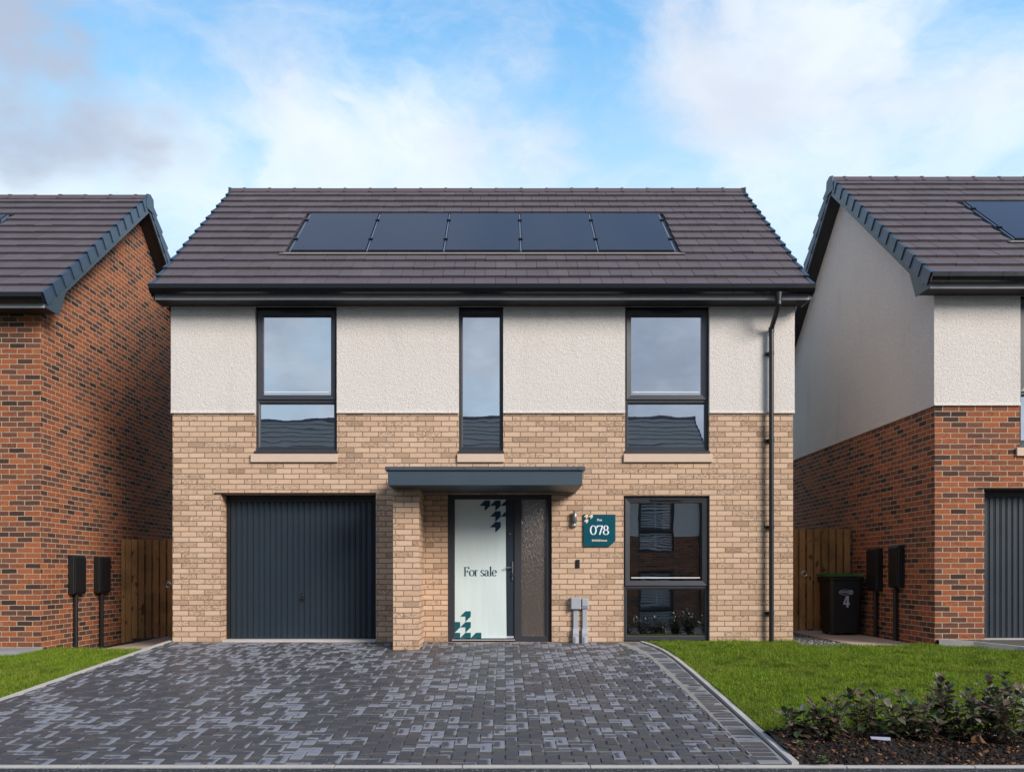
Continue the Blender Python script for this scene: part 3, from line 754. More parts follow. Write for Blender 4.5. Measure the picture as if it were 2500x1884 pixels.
# right hand drive
pv = Pav(); zr = lambda y, x=0: .075 + .082 * (y + .35)
KR = [(5.98, -.42), (6.35, -.62), (6.75, -1.0), (7.05, -1.6), (7.2, -2.6), (7.2, -5.95)]
cl = [((0, 1), -.36), ((0, -1), 5.945)]
for p, q in zip(KR[:-1], KR[1:]):
    n, d = half(p, q); cl.append((n, d) if n[0] < 0 else ((-n[0], -n[1]), -d))
herring(pv, 5.9, 12.2, -6.0, -.2, cl, zr)
tag(pv.build('neighbour_driveway'), kind='structure')
kerb_line(KR, -.05, lambda x, y: zr(y) + .012, .3, 'neighbour_edging_kerb')
g = G().poly([(p[0], p[1], zr(p[1]) - .012) for p in KR] + [(15, -5.95, zr(-5.95) - .012), (15, -.3, zr(-.35) - .012), (5.98, -.3, zr(-.35) - .012)]); tag(g.build('neighbour_paving_bed', 'joint'), kind='structure')

# ------------------------------------------------------------------ numpy scatter meshes
def np_mesh(name, verts, nper, faces_per, mat, rnd):
    """verts (N,k,3); faces_per list of tuples in k"""
    N, k, _ = verts.shape; me = bpy.data.meshes.new(name)
    me.vertices.add(N * k); me.vertices.foreach_set('co', verts.astype(np.float32).ravel())
    nf = len(faces_per); ln = [len(f) for f in faces_per]; tot = sum(ln)
    li = np.concatenate([np.array(f) for f in faces_per]); li = (li[None, :] + (np.arange(N) * k)[:, None]).ravel()
    me.loops.add(N * tot); me.loops.foreach_set('vertex_index', li.astype(np.int32))
    st = np.concatenate([[0], np.cumsum(ln)[:-1]]); st = (st[None, :] + (np.arange(N) * tot)[:, None]).ravel()
    me.polygons.add(N * nf); me.polygons.foreach_set('loop_start', st.astype(np.int32)); me.polygons.foreach_set('loop_total', np.tile(ln, N).astype(np.int32))
    me.update(calc_edges=True)
    me.attributes.new('rnd', 'FLOAT', 'POINT').data.foreach_set('value', np.repeat(rnd, k).astype(np.float32))
    me.materials.append(M[mat]); o = bpy.data.objects.new(name, me); COL.objects.link(o); return o
def blades(name, X, Y, Z, hmin, hmax, wid):
    N = len(X); th = rng.uniform(0, math.tau, N); h = rng.uniform(hmin, hmax, N) * (0.75 + .5 * rng.random(N)); ln = rng.uniform(.1, .75, N) * h; la = rng.uniform(0, math.tau, N)
    w = wid * rng.uniform(.7, 1.3, N); dx, dy = np.cos(th) * w / 2, np.sin(th) * w / 2
    v = np.zeros((N, 5, 3)); cx, cy = np.cos(la) * ln, np.sin(la) * ln
    v[:, 0] = np.stack([X - dx, Y - dy, Z - .004], 1); v[:, 1] = np.stack([X + dx, Y + dy, Z - .004], 1)
    mx, my, mz = X + cx * .35, Y + cy * .35, Z + h * .6
    v[:, 2] = np.stack([mx + dx * .8, my + dy * .8, mz], 1); v[:, 3] = np.stack([mx - dx * .8, my - dy * .8, mz], 1)
    v[:, 4] = np.stack([X + cx, Y + cy, Z + h * (1 - .25 * rng.random(N))], 1)
    return np_mesh(name, v, 5, [(0, 1, 2, 3), (3, 2, 4)], 'grass', rng.random(N))
def inside_r(X, Y):
    kxv = np.interp(-Y, [-p[1] for p in KERB], [p[0] for p in KERB]) + .055
    ok = (X > kxv) & (Y < np.where(X < 4.12, -.03, np.where(X < 5.95, -.36, -.47)))
    krx = np.interp(X, [p[0] for p in KR[:4]], [p[1] for p in KR[:4]])
    ok &= ~((X > 5.9) & (Y > krx - .06) & (X < 7.05)) & (X < 7.12)
    bed = -5.12 - .06 * np.sin(X * 2.3) + .05 * np.sin(X * 7.1)
    return ok & (Y > bed)
n = 330000; X = rng.uniform(1.9, 7.2, n); Y = rng.uniform(-5.25, -.03, n); D = Y + 12
keep = inside_r(X, Y) & (X < D * .617 + .7) & (rng.random(n) < np.clip(1.25 - (D - 7) * .12, .5, 1))
X, Y = X[keep], Y[keep]; cl_ = np.sin(X * 3.1 + 1.3 * np.sin(Y * 2.2)) * np.sin(Y * 3.7 + X) * .5
Z = pl(Y) + .012 + .012 * np.sin(X * 1.7) * np.sin(Y * 2.1)
hv = 1 + .45 * np.sin(X * 4.3 + 2 * np.sin(Y * 3.1)) * np.sin(Y * 5.9 + 1.7 * np.sin(X * 2.7))
tag(blades('front_lawn_grass', X, Y, Z, .018 * hv, .046 * hv, .0042), 'mown green lawn in front of the right ground floor window', 'lawn', kind='stuff')
g = G(); zz = lambda x, y: pl(y) + .010 + .012 * math.sin(x * 1.7) * math.sin(y * 2.1)
gx = [i * .1 + 1.95 for i in range(56)]; gy = [-5.9 + i * .1 for i in range(60)]
for i in range(len(gx) - 1):
    for j in range(len(gy) - 1):
        xm, ym = gx[i] + .05, gy[j] + .05
        if ym < -5.25 or xm < kx(ym) + .03 or (xm > 4.1 and ym > -.36) or (xm > 5.95 and ym > np.interp(xm, [p[0] for p in KR[:4]], [p[1] for p in KR[:4]]) - .02 and xm < 7.05): continue
        g.quad(*[(x, y, zz(x, y)) for x, y in ((gx[i], gy[j]), (gx[i + 1], gy[j]), (gx[i + 1], gy[j + 1]), (gx[i], gy[j + 1]))])
tag(g.build('front_lawn_ground', 'lawnsoil'), kind='structure')
zl = lambda x, y: pl(y) - .012 - .052 * np.clip(-4.9 - x, 0, 3)
n = 260000; X = rng.uniform(-9.6, -4.85, n); Y = rng.uniform(-5.9, -.1, n); D = Y + 12
lxv = np.interp(-Y, [-p[1] for p in LX], [p[0] for p in LX]) - .058
keep = (X < lxv) & (X > -D * .61 - 1.6) & (Y < np.interp(X, [-9.6, -6.6, -6.3, -5.6, -4.8], [-.66, -.62, -.15, -.45, -.75])) & ~((X < -6.55) & (Y > -.66))
X, Y = X[keep], Y[keep]
tag(blades('side_lawn_grass', X, Y, zl(X, Y) + .005, .025, .058, .0042), 'small wedge of lawn between the driveway and the left house', 'lawn', kind='stuff')
g = G(); gx = [-12 + i * .2 for i in range(37)]; gy = [-5.95 + i * .2 for i in range(31)]
for i in range(len(gx) - 1):
    for j in range(len(gy) - 1):
        xb = min(gx[i + 1], kx(gy[j], LX) - .045)
        if gx[i] >= xb or (gx[i] > -6.3 and gy[j + 1] > -.40): continue
        g.quad(*[(x, y, float(zl(x, y)) + .003) for x, y in ((gx[i], gy[j]), (xb, gy[j]), (xb, gy[j + 1]), (gx[i], gy[j + 1]))])
tag(g.build('side_lawn_ground', 'lawnsoil'), kind='structure')
# planting bed
g = G(); gx = [2.115 + i * .08 for i in range(60)]; gy = [-5.953 + i * .07 for i in range(15)]
ed = lambda y: min(1., max(0., (y + 5.965) / .30))
zb = lambda x, y: -.396 + (pl(y) + .396 + .034 + .022 * math.sin(x * 9 + y * 4) * math.sin(y * 11 + x * 3)) * ed(y)
for i in range(len(gx) - 1):
    for j in range(len(gy) - 1):
        yv = [gy[j], gy[j], gy[j + 1], gy[j + 1]]; xv = [gx[i], gx[i + 1], gx[i + 1], gx[i]]
        g.quad(*[(x, y, zb(x, y) - (.03 if y > -5.1 else 0)) for x, y in zip(xv, yv)])
tag(g.build('planting_bed_soil', 'soil'), kind='structure')
def chips(name, X, Y, Z, lo, hi, mat, label, cat, flat=.25, asp=.35):
    N = len(X); L = rng.uniform(lo, hi, N); Wd = L * rng.uniform(asp * .6, asp * 1.3, N); H = L * flat * rng.uniform(.4, 1, N)
    a = rng.uniform(0, math.tau, N); t = rng.normal(0, .35, N); u = np.stack([np.cos(a) * np.cos(t), np.sin(a) * np.cos(t), np.sin(t)], 1)
    r = np.stack([-np.sin(a), np.cos(a), rng.normal(0, .3, N)], 1); r /= np.linalg.norm(r, axis=1)[:, None]; w = np.cross(u, r)
    c = np.stack([X, Y, Z + np.abs(H) * .5], 1); v = np.zeros((N, 8, 3)); k = 0
    for dz in (-1, 1):
        for sx, sy in ((-1, -1), (1, -1), (1, 1), (-1, 1)):
            f = rng.uniform(.55, 1., N)
            v[:, k] = c + u * (L * .5 * sx * f)[:, None] + r * (Wd * .5 * sy * f)[:, None] + w * (H * .5 * dz)[:, None]; k += 1
    o = np_mesh(name, v, 8, [(0, 3, 2, 1), (4, 5, 6, 7), (0, 1, 5, 4), (1, 2, 6, 5), (2, 3, 7, 6), (3, 0, 4, 7)], mat, rng.random(N))
    return tag(o, label, cat, kind='stuff')
n = 5200; X = rng.uniform(2.12, 4.7, n); Y = -5.945 + .9 * rng.random(n) ** 1.1
k = X > np.interp(-Y, [-p[1] for p in KERB], [p[0] for p in KERB]) + .07; X, Y = X[k], Y[k]
chips('bark_mulch', X, Y, np.array([zb(x, y) for x, y in zip(X, Y)]) - .004, .012, .068, 'mulch', 'dark bark chips covering the shrub bed by the road', 'bark chips')
n = 4200; X = rng.uniform(4.13, 4.97, n); Y = rng.uniform(-.36, 2.3, n)
chips('gravel_strip', X, Y, np.full(n, -.062), .012, .035, 'gravel', 'grey gravel strip between the buff house wall and the flagstone path', 'gravel', .8, .8)

# ------------------------------------------------------------------ gates
def gate(x0, x1, y, zb0, zb1, zt, label, ring_x, post_left, bw):
    T = empty('wooden_gate', ((x0 + x1) / 2, y, zb0)); tag(T, label, 'gate'); ox = (x0 + x1) / 2
    g = G(); x = x0 + (.16 if post_left else .0); i = 0
    while x < x1 - .03:
        e = min(x + bw, x1); zz = zb0 + (zb1 - zb0) * (x - x0) / (x1 - x0) + .03
        j = random.uniform(-.004, .004); dy = random.uniform(-.003, .003)
        g.box(x - ox, e - ox - .030, -.011 + dy, .011 + dy, zz - zb0, zt - zb0 + j); x = e; i += 1
    for i in range(2, int((x1 - x0) / bw) + 2):
        xb_ = x0 + (.16 if post_left else .0) + (i - 1) * bw - .0215
        if xb_ + .07 < x1: g.box(xb_ - .045 - ox, xb_ + .05 - ox, .0562, .07, .03 + (zb1 - zb0) * (xb_ - x0) / (x1 - x0), zt - zb0 - .01)
    g.build('board_panel', 'wood', T, None, .004)
    for z in (.22, (zt - zb0) * .5, zt - zb0 - .22): G().box(x0 - ox, x1 - ox, .014, .055, z - .05, z + .05).build('rail', 'wood', T)
    if post_left:
        G().box(x0 - ox, x0 - ox + .06, -.045, .05, -.05, zt - zb0 + .004).build('post', 'wood', T); G().box(x0 - ox + .065, x0 - ox + .155, -.02, .05, -.02, zt - zb0 - .003).build('post', 'wood', T)
    else: G().box(x1 - ox - .09, x1 - ox, .06, .15, -.05, zt - zb0 - .01).build('post', 'wood', T)
    h = G(); hx, hz = ring_x - ox, 1.0 if not post_left else .96
    h.tube([(hx, -.012, hz + .05), (hx, -.03, hz + .05)], .03, 14)
    h.tube([(hx + .045 * math.sin(t * math.tau / 20), -.032, hz + .045 * math.cos(t * math.tau / 20)) for t in range(21)], .006, 8, False)
    h.build('ring_handle', 'chrome', T)
    return T
gate(-6.63, -4.765, 2.57, -.185, -.10, 1.565, 'weathered brown board gate between the left red brick gable and the buff house', -4.985 - .83, True, .125)
gate(4.13, 5.93, 2.36, -.03, -.03, 1.735, 'warm brown board gate behind the black wheelie bin', 5.10, False, .128)

# ------------------------------------------------------------------ meter boxes on the gables
def meter(x, y0, y1, z0, z1, sg, gnd, label, pipe_y):
    T = empty('meter_box', (x, (y0 + y1) / 2, z0)); tag(T, label, 'meter box'); cy = (y0 + y1) / 2; h = z1 - z0; hw = (y1 - y0) / 2
    b = G(); a, c = sorted((0, sg * .10)); b.prism([(a + .0, -hw, 0), (c, -hw, 0), (c, hw, 0), (a, hw, 0)], (0, 0, h)); b.build('box', 'dark', T, None, .012)
    d = G(); a, c = sorted((sg * .101, sg * .115)); d.box(a, c, -hw + .02, hw - .02, .025, h - .03); d.build('lid', 'dark', T, None, .006)
    G().tube([(sg * .05, pipe_y - cy, gnd - z0), (sg * .05, pipe_y - cy, .0)], .033, 12).build('supply_pipe', 'dark', T)
    return T
meter(-6.65, .78, 1.14, .66, 1.26, 1, -.25, 'black meter box on the left brick gable, the one nearer the front corner', .93)
meter(-6.65, 1.58, 1.96, .66, 1.25, 1, -.25, 'black meter box on the left brick gable, the one beside the wooden gate', 1.75)
meter(5.955, .52, .84, .76, 1.40, -1, -.08, 'black meter box on the right brick wall, the one nearer the front corner', .72)
meter(5.955, 1.24, 1.62, .70, 1.38, -1, -.08, 'black meter box on the right brick wall, just behind the wheelie bin', 1.4)

# ------------------------------------------------------------------ wheelie bin
T = empty('wheelie_bin', (5.575, 1.98, -.035)); T.scale = (1.12, 1.05, 1.0); tag(T, 'black wheelie bin with green lid and number 4, in front of the right gate', 'wheelie bin')
def taper(w0, d0, w1, d1, z0, z1, g=None, ch=.04):
    g = g or G(); n = []
    for w, d, z in ((w0, d0, z0), (w1, d1, z1)):
        n.append([(-w + ch, -d, z), (w - ch, -d, z), (w, -d + ch, z), (w, d - ch, z), (w - ch, d, z), (-w + ch, d, z), (-w, d - ch, z), (-w, -d + ch, z)])
    return g.add(n[0] + n[1], [tuple(range(8))[::-1], tuple(range(8, 16))] + [(i, (i + 1) % 8, 8 + (i + 1) % 8, 8 + i) for i in range(8)])
b = taper(.212, .20, .235, .265, .04, .90)
taper(.250, .282, .252, .284, .902, .955, b)
for sx in (-1, 1): b.box(sx * .20 - .02, sx * .20 + .02, .26, .33, .86, .90)
b.box(-.12, .12, -.262, -.235, .76, .79)
b.build('body', 'bin', T, None, .006)
l = G(); l.add([(-.262, -.30, .962), (.262, -.30, .962), (.262, .30, .962), (-.262, .30, .962), (-.255, -.31, .975), (.255, -.31, .975), (.262, .30, .995), (-.262, .30, .995), (-.20, -.22, 1.0), (.20, -.22, 1.0), (.20, .22, 1.018), (-.20, .22, 1.018)],
         [(3, 2, 1, 0), (0, 1, 5, 4), (1, 2, 6, 5), (2, 3, 7, 6), (3, 0, 4, 7), (4, 5, 9, 8), (5, 6, 10, 9), (6, 7, 11, 10), (7, 4, 8, 11), (8, 9, 10, 11)])
l.build('lid', 'binlid', T, None, .006)
hd = G(); hd.tube([(-.22, .34, .93), (.22, .34, .93)], .016, 10)
hd.build('handle', 'bin', T)
for sx in (-1, 1):
    w = G(); w.tube([(sx * .12, .22, .10), (sx * .17, .22, .10)], .10, 20); w.build('wheel', 'bin', T)

# ---- lettering
def ribbon(g, pts, wf, y0, closed=False):
    pts = [Vector((p[0], p[1])) for p in pts]; n = len(pts); L = []; Rr = []
    for i, p in enumerate(pts):
        if closed: t = pts[(i + 1) % n] - pts[(i - 1) % n]
        else: t = pts[min(i + 1, n - 1)] - pts[max(i - 1, 0)]
        t.normalize(); w = wf(t, i / (n - 1)) / 2; q = Vector((-t.y, t.x)) * w; L.append(p + q); Rr.append(p - q)
    m = n if closed else n - 1
    for i in range(m):
        j = (i + 1) % n; g.quad((Rr[i].x, y0, Rr[i].y), (Rr[j].x, y0, Rr[j].y), (L[j].x, y0, L[j].y), (L[i].x, y0, L[i].y))
def arc(cx, cy, rx, ry, a0, a1, n=22): return [(cx + rx * math.cos(R(a0 + (a1 - a0) * i / n)), cy + ry * math.sin(R(a0 + (a1 - a0) * i / n))) for i in range(n + 1)]
TH_, TN = .135, .035
GL = {
 'F': (.62, [[(.15, 0), (.15, 1)], [(.02, .985), (.56, .985)], [(.15, .51), (.44, .51)], [(.02, .012), (.30, .012)], [(.555, .99), (.57, .80)], [(.43, .60), (.43, .42)]]),
 'o': (.66, [arc(.33, .33, .25, .325, 0, 360, 36)]),
 'r': (.46, [[(.13, 0), (.13, .66)], [(.02, .645), (.13, .645)], [(.02, .012), (.27, .012)], arc(.33, .42, .20, .23, 180, 65, 10)]),
 's': (.50, [arc(.25, .49, .155, .165, 30, 200, 12) + [(.14, .40), (.25, .335), (.35, .27)] + arc(.235, .175, .17, .165, 25, -160, 14)]),
 'a': (.60, [arc(.24, .44, .175, .21, 165, 20, 12) + [(.41, .45), (.41, .10)] + [(.44, .025), (.53, .02)], [(.41, .39), (.28, .355)] + arc(.22, .17, .145, .165, 100, 320, 16) + [(.41, .14)]]),
 'l': (.32, [[(.15, 0), (.15, 1.05)], [(.03, 1.04), (.15, 1.04)], [(.03, .012), (.28, .012)]]),
 'e': (.58, [[(.07, .36), (.50, .36)], arc(.30, .33, .225, .325, 8, 320, 30)]),
 ' ': (.28, []),
 '0': (.74, [arc(.35, .5, .295, .49, 0, 360, 44)]),
 '7': (.66, [[(.04, .96), (.62, .96)], [(.62, .97), (.54, .72), (.44, .45), (.30, .0)], [(.045, .97), (.03, .76)]]),
 '8': (.68, [arc(.33, .745, .205, .24, 0, 360, 34), arc(.33, .255, .265, .25, 0, 360, 36)]),
}
def serif(text, x, z, h, y, track=0., thick=TH_, thin=TN):
    g = G(); k = 0; cx = x
    for ch in text:
        adv, st = GL[ch]
        for s_ in st:
            q = Vector(s_[0]); e = Vector(s_[-1]); closed = (q - e).length < 1e-4
            pts = s_[:-1] if closed else s_
            bar = ch == '7' and len(s_) == 2 and s_[0][1] == s_[1][1]
            ribbon(g, [(cx + p[0] * h, z + p[1] * h) for p in pts], lambda t, f: h * ((thin + (thick - thin) * abs(t.y) ** 1.6) if not bar else .10), y - .00025 * k, closed); k += 1
        cx += (adv + track) * h; 
        k = k % 6
    return g, cx - x
def sans(name, text, size, loc, mat, parent, sx=1., bold=.0):
    cu = bpy.data.curves.new(name, 'FONT'); cu.body = text; cu.size = size; cu.align_x = 'CENTER'; cu.resolution_u = 3; cu.offset = bold; cu.extrude = .0008
    o = bpy.data.objects.new(name, cu); COL.objects.link(o)
    dg = bpy.context.evaluated_depsgraph_get(); me = bpy.data.meshes.new_from_object(o.evaluated_get(dg)); bpy.data.objects.remove(o)
    me.materials.clear(); me.materials.append(M[mat]); o = bpy.data.objects.new(name, me); COL.objects.link(o); o.parent = parent; o.location = loc; o.rotation_euler = (R(90), 0, 0); o.scale = (sx, 1, 1); return o
def arrow(g, x, z, s, y, clip_=None):
    P = [(0, .5), (.5, 1), (1, 1), (1, .5)], [(.5, .5), (1, .5), (.5, 0)]
    for q in P:
        poly = [(x + a_ * s, z + b_ * s) for a_, b_ in q]
        if clip_:
            xa, xb, za, zb_ = clip_
            for n_, d_ in (((-1, 0), -xa), ((1, 0), xb), ((0, -1), -za), ((0, 1), zb_)):
                poly = clip(poly, n_, d_)
                if len(poly) < 3: break
        if len(poly) >= 3: g.poly([(a_, y, b_) for a_, b_ in poly])

# bin decals (face leans a little; sit just proud of it)
g = G()
four = [(-.062, .0), (-.062, .055)], 
yb_ = lambda z: -.2 - (.065) * (z - .04) / .86 - .003
def face_poly(g, pts): g.poly([(x, yb_(z), z) for x, z in pts])
face_poly(g, [(-.02, .63), (.018, .63), (.018, .525), (-.012, .525), (-.012, .60)]) if False else None
z0 = .46; hh = .185
P = lambda x, z: (x * .095 - .045, z0 + z * hh)
for poly in ([P(.5, 0), P(.82, 0), P(.82, 1), P(.5, 1)], [P(0, .24), (P(.5, .24)), P(.5, .40), P(0, .40)], [P(.82, .24), P(1, .24), P(1, .40), P(.82, .40)], [P(0, .40), P(.25, .40), P(.5, .86), P(.5, 1), P(.38, 1)]):
    face_poly(g, poly)
g.build('number_decal', 'decal', T)
g = G(); zc_ = .705
ell = arc(-.02, zc_, .095, .045, 40, 320, 36)
for i in range(len(ell) - 1):
    (xa, za), (xb, zb2) = ell[i], ell[i + 1]; k = .90
    g.quad((xa, yb_(za), za), (xb, yb_(zb2), zb2), ((xb + .02) * k - .02, yb_(zb2), zc_ + (zb2 - zc_) * k), ((xa + .02) * k - .02, yb_(za), zc_ + (za - zc_) * k))
for i in range(6):
    a_ = i * 60 + 15; cx, cz = .062 + .020 * math.cos(R(a_)), zc_ + .026 * math.sin(R(a_))
    ring = arc(cx, cz, .0135, .0145, 0, 360, 12)[:-1]; inn = arc(cx, cz, .007, .0075, 0, 360, 12)[:-1]
    for q in range(12): w_ = (q + 1) % 12; g.quad(*[(p[0], yb_(p[1]) - .0003 * i, p[1]) for p in (ring[q], ring[w_], inn[w_], inn[q])])
g.build('council_emblem', 'decal', T)
t1 = sans('council_name', 'Durham', .042, (-.032, yb_(.71) - .002, .702), 'decal', T, 1.0, .0008)
t2 = sans('council_name', 'County Council', .022, (-.032, yb_(.685) - .002, .680), 'decal', T, .95)

# ------------------------------------------------------------------ things on the front wall
# plot sign
T = empty('plot_sign', (1.345, -.001, 1.592)); tag(T, 'square teal sign with one cut corner reading Plot 078 on the buff brick', 'sign')
hs = .228
G().prism([(-hs, 0, -hs), (hs - .085, 0, -hs), (hs, 0, -hs + .085), (hs, 0, hs), (-hs, 0, hs)], (0, -.026, 0)).build('board', 'teal', T, None, .003)
g = G(); u = .0635
for i, j in ((0, 0), (1, 0), (0, 1)): arrow(g, -hs + .004 + i * .066, hs - .004 - u - j * .066, u, -.0272)
g.build('emblem', 'peach', T)
g, wd = serif('078', 0, 0, .13, 0, .0, .155, .05)
for i, v in enumerate(g.v): g.v[i] = (v[0] - wd / 2 + .002, v[1] - .0272, v[2] - .060)
g.build('plot_number', 'whiteink', T)
sans('caption', 'Plot', .044, (0.0, -.0275, .135), 'whiteink', T, 1, .0006)
sans('developer_name', 'BANKSHomes', .036, (0.0, -.0275, -.154), 'peach', T, 1, .0014)
# wall lamp
T = empty('wall_lamp', (.985, -.001, 1.73)); tag(T, 'slim brushed steel wall lamp with motion sensor beside the plot sign', 'wall lamp')
G().box(-.035, .032, -.02, 0, -.085, .105).build('back_plate', 'steel', T, None, .004)
G().box(-.035, .035, -.055, -.021, -.085, -.030).build('sensor_housing', 'steel', T, None, .004)
G().tube([(0, -.056, -.058), (0, -.072, -.058)], [.018, .010], 14).build('sensor', 'whitep', T)
G().tube([(.008, -.065, -.026), (.008, -.065, .135)], .028, 20).build('lamp_tube', 'steel', T, None, 0, True)
# door bell
T = empty('door_bell', (1.038, -.001, 1.12)); tag(T, 'small black door bell push on the brick below the wall lamp', 'door bell')
G().box(-.027, .027, -.02, 0, -.058, .058).build('case', 'dark', T, None, .004)
G().tube([(0, -.0205, .010), (0, -.026, .010)], .012, 14).build('button', 'chrome', T)
# service boxes
def service(x, zb_, w, h, tall, label, rounded):
    T = empty('service_box', (x, -.001, 0)); tag(T, label, 'cable box')
    G().box(-w / 2, w / 2, -.07, 0, zb_, zb_ + h).build('box', 'greybox', T, None, .012)
    G().box(-w / 2 + .008, w / 2 - .008, -.088, -.0705, zb_ + (.03 if rounded else .006), zb_ + h - .004).build('cover', 'greybox', T, None, .022 if rounded else .008)
    G().box(-.034, .034, -.045, 0, .17, zb_ - .001).build('conduit', 'greybox', T, None, .006)
    b = G(); b.add([(-.043, -.075, -.02), (.043, -.075, -.02), (.043, 0, -.02), (-.043, 0, -.02), (-.043, -.075, .13), (.043, -.075, .13), (.043, 0, .2), (-.043, 0, .2), (-.038, -.05, .2), (.038, -.05, .2)],
          [(0, 1, 5, 4), (1, 2, 6, 9, 5), (0, 4, 8, 7, 3), (4, 5, 9, 8), (8, 9, 6, 7)])
    b.tube([(0, -.045, -.02), (0, -.045, .08)], .046, 16)
    b.build('duct_foot', 'greybox', T, None, .004)
service(1.005, .468, .152, .172, 0, 'larger square grey cable box low on the brick near the front door', False)
service(1.135, .482, .104, .145, 0, 'smaller round cornered grey cable box, to the right of the square one', True)

# banner on the front door
s_ = 1816 / 12.07
PX = lambda px: (px - 1091) / s_
PZ = lambda py: 1 + (1235 - py) / s_
T = empty('door_banner', (PX(1037), .068, PZ(1378))); tag(T, 'pale mint For sale banner covering most of the front door', 'banner')
ox, oz = PX(1037), PZ(1378)
x0, x1, z0, z1 = PX(982.3) - ox, PX(1092.5) - ox, 0.002, PZ(1078) - oz
g = G(); nxg, nzg = 14, 40; V = []
for j in range(nzg + 1):
    for i in range(nxg + 1):
        fx, fz = i / nxg, j / nzg
        xr = x1 + (.012 * (1 - fz) ** 2)
        V.append((x0 + (xr - x0) * fx, -.004 - .0022 * math.sin(fx * 9 + fz * 3) * math.sin(fz * 7), z0 + (z1 - z0) * fz))
g.add(V, [(j * (nxg + 1) + i, j * (nxg + 1) + i + 1, (j + 1) * (nxg + 1) + i + 1, (j + 1) * (nxg + 1) + i) for j in range(nzg) for i in range(nxg)])
g.build('cloth', 'banner', T, None, 0, True)
q = .885 / 7.938
bx = lambda zx: PX((1090 * .88480 + zx * q * .99977)) - ox
U = PX(1000 + 205 * q) - PX(1000)
zt2 = lambda zy: PZ(1190 * .8848 + zy * q) - oz
zt3 = lambda zy: PZ(1380 * .8848 + zy * q) - oz
cb = (x0 + .001, x1 - .001, z0 + .001, z1 - .002)
g = G(); yy = -.009
for zx, zy in ((640, 455), (845, 455), (1050, 455), (845, 664), (1050, 664), (845, 870)): arrow(g, bx(zx), zt2(zy), U, yy, cb)
g.build('upper_emblem', 'navyink', T)
g = G()
for zx, zy in ((267, 1087), (62, 1295), (267, 1295), (62, 1503), (267, 1503), (472, 1503)): arrow(g, bx(zx), zt3(zy), U, yy, cb)
g.build('lower_emblem', 'tealink', T)
tw_ = PX(1073) - PX(1002); full = serif('For sale', 0, 0, .128, 0, -.035)[1]; kx_ = tw_ / full; x_ = 0
for word in ('For', 'sale'):
    g, wd = serif(word, x_, 0, .128, 0, -.035)
    for i, v in enumerate(g.v): g.v[i] = (v[0] * kx_ + PX(1002) - ox, v[1] + yy, v[2] + PZ(1243.5) - oz)
    g.build('lettering', 'textink', T); x_ += wd + (GL[' '][0] - .035) * .128

# ------------------------------------------------------------------ shrubs
def leaf(g, p, d, up, L):
    d = d.normalized(); sidev = d.cross(up).normalized(); nrm = sidev.cross(d).normalized(); w = L * random.uniform(.24, .34); cv = random.uniform(.05, .28)
    a = [p, p + d * L * .3 + sidev * w * .8 + nrm * L * .06, p + d * L * .65 + sidev * w * .85 + nrm * L * .04 - nrm * L * cv * .4, p + d * L - nrm * L * cv,
         p + d * L * .65 - sidev * w * .85 + nrm * L * .04 - nrm * L * cv * .4, p + d * L * .3 - sidev * w * .8 + nrm * L * .06, p + d * L * .33, p + d * L * .67 - nrm * L * cv * .42]
    g.add(a, [(0, 1, 6), (1, 2, 7, 6), (2, 3, 7), (0, 6, 5), (6, 7, 4, 5), (7, 3, 4)])
def shrub(px, Dp, top_py, wide, ns, label):
    s = 1816 / Dp; x = (px - 1091) / s; y = Dp - 12; z = zb(x, y)
    H = 1 + (1235 - top_py) / s - z
    T = empty('shrub', (x, y, z)); tag(T, label, 'shrub', 'purple leaved shrubs in the bed by the road')
    st = G(); lf = G()
    ns += 3; wide *= 1.55; Dp -= .08
    for i in range(ns):
        a_ = random.uniform(0, math.tau); hh = H * (1. if i == 0 else random.uniform(.45, .95)); sp_ = wide * random.uniform(.35, 1.) * (.35 if i == 0 else 1)
        base = Vector((random.uniform(-.04, .04), random.uniform(-.04, .04), -.02)); tip = Vector((math.cos(a_) * sp_, math.sin(a_) * sp_ * .8, hh * .93)); mid = (base + tip) / 2 + Vector((random.uniform(-.04, .04), random.uniform(-.04, .04), -.02))
        pts = [base * (1 - t) ** 2 + mid * 2 * t * (1 - t) + tip * t * t for t in (0, .2, .4, .6, .8, 1)]
        st.tube(pts, [.0048, .0042, .0036, .003, .0025, .0015], 6)
        nl = int(12 + hh * 46)
        for k in range(nl):
            t = .12 + .88 * (k / nl) ** .75; f = t * 5; q_ = min(int(f), 4); p = pts[q_].lerp(pts[q_ + 1], f - q_)
            an = k * 2.4 + random.uniform(-.5, .5); el = random.uniform(-.35, .75) if t < .85 else random.uniform(.3, 1.15)
            d = Vector((math.cos(an) * math.cos(el), math.sin(an) * math.cos(el), math.sin(el)))
            tw = p + d * random.uniform(.004, .03)
            leaf(lf, tw, d, Vector((random.uniform(-.4, .4), random.uniform(-.4, .4), 1)), random.uniform(.048, .098) * (1 if t > .3 else .8))
    st.build('stems', 'stem', T); lf.build('leaves', 'leaf', T)
random.seed(21)
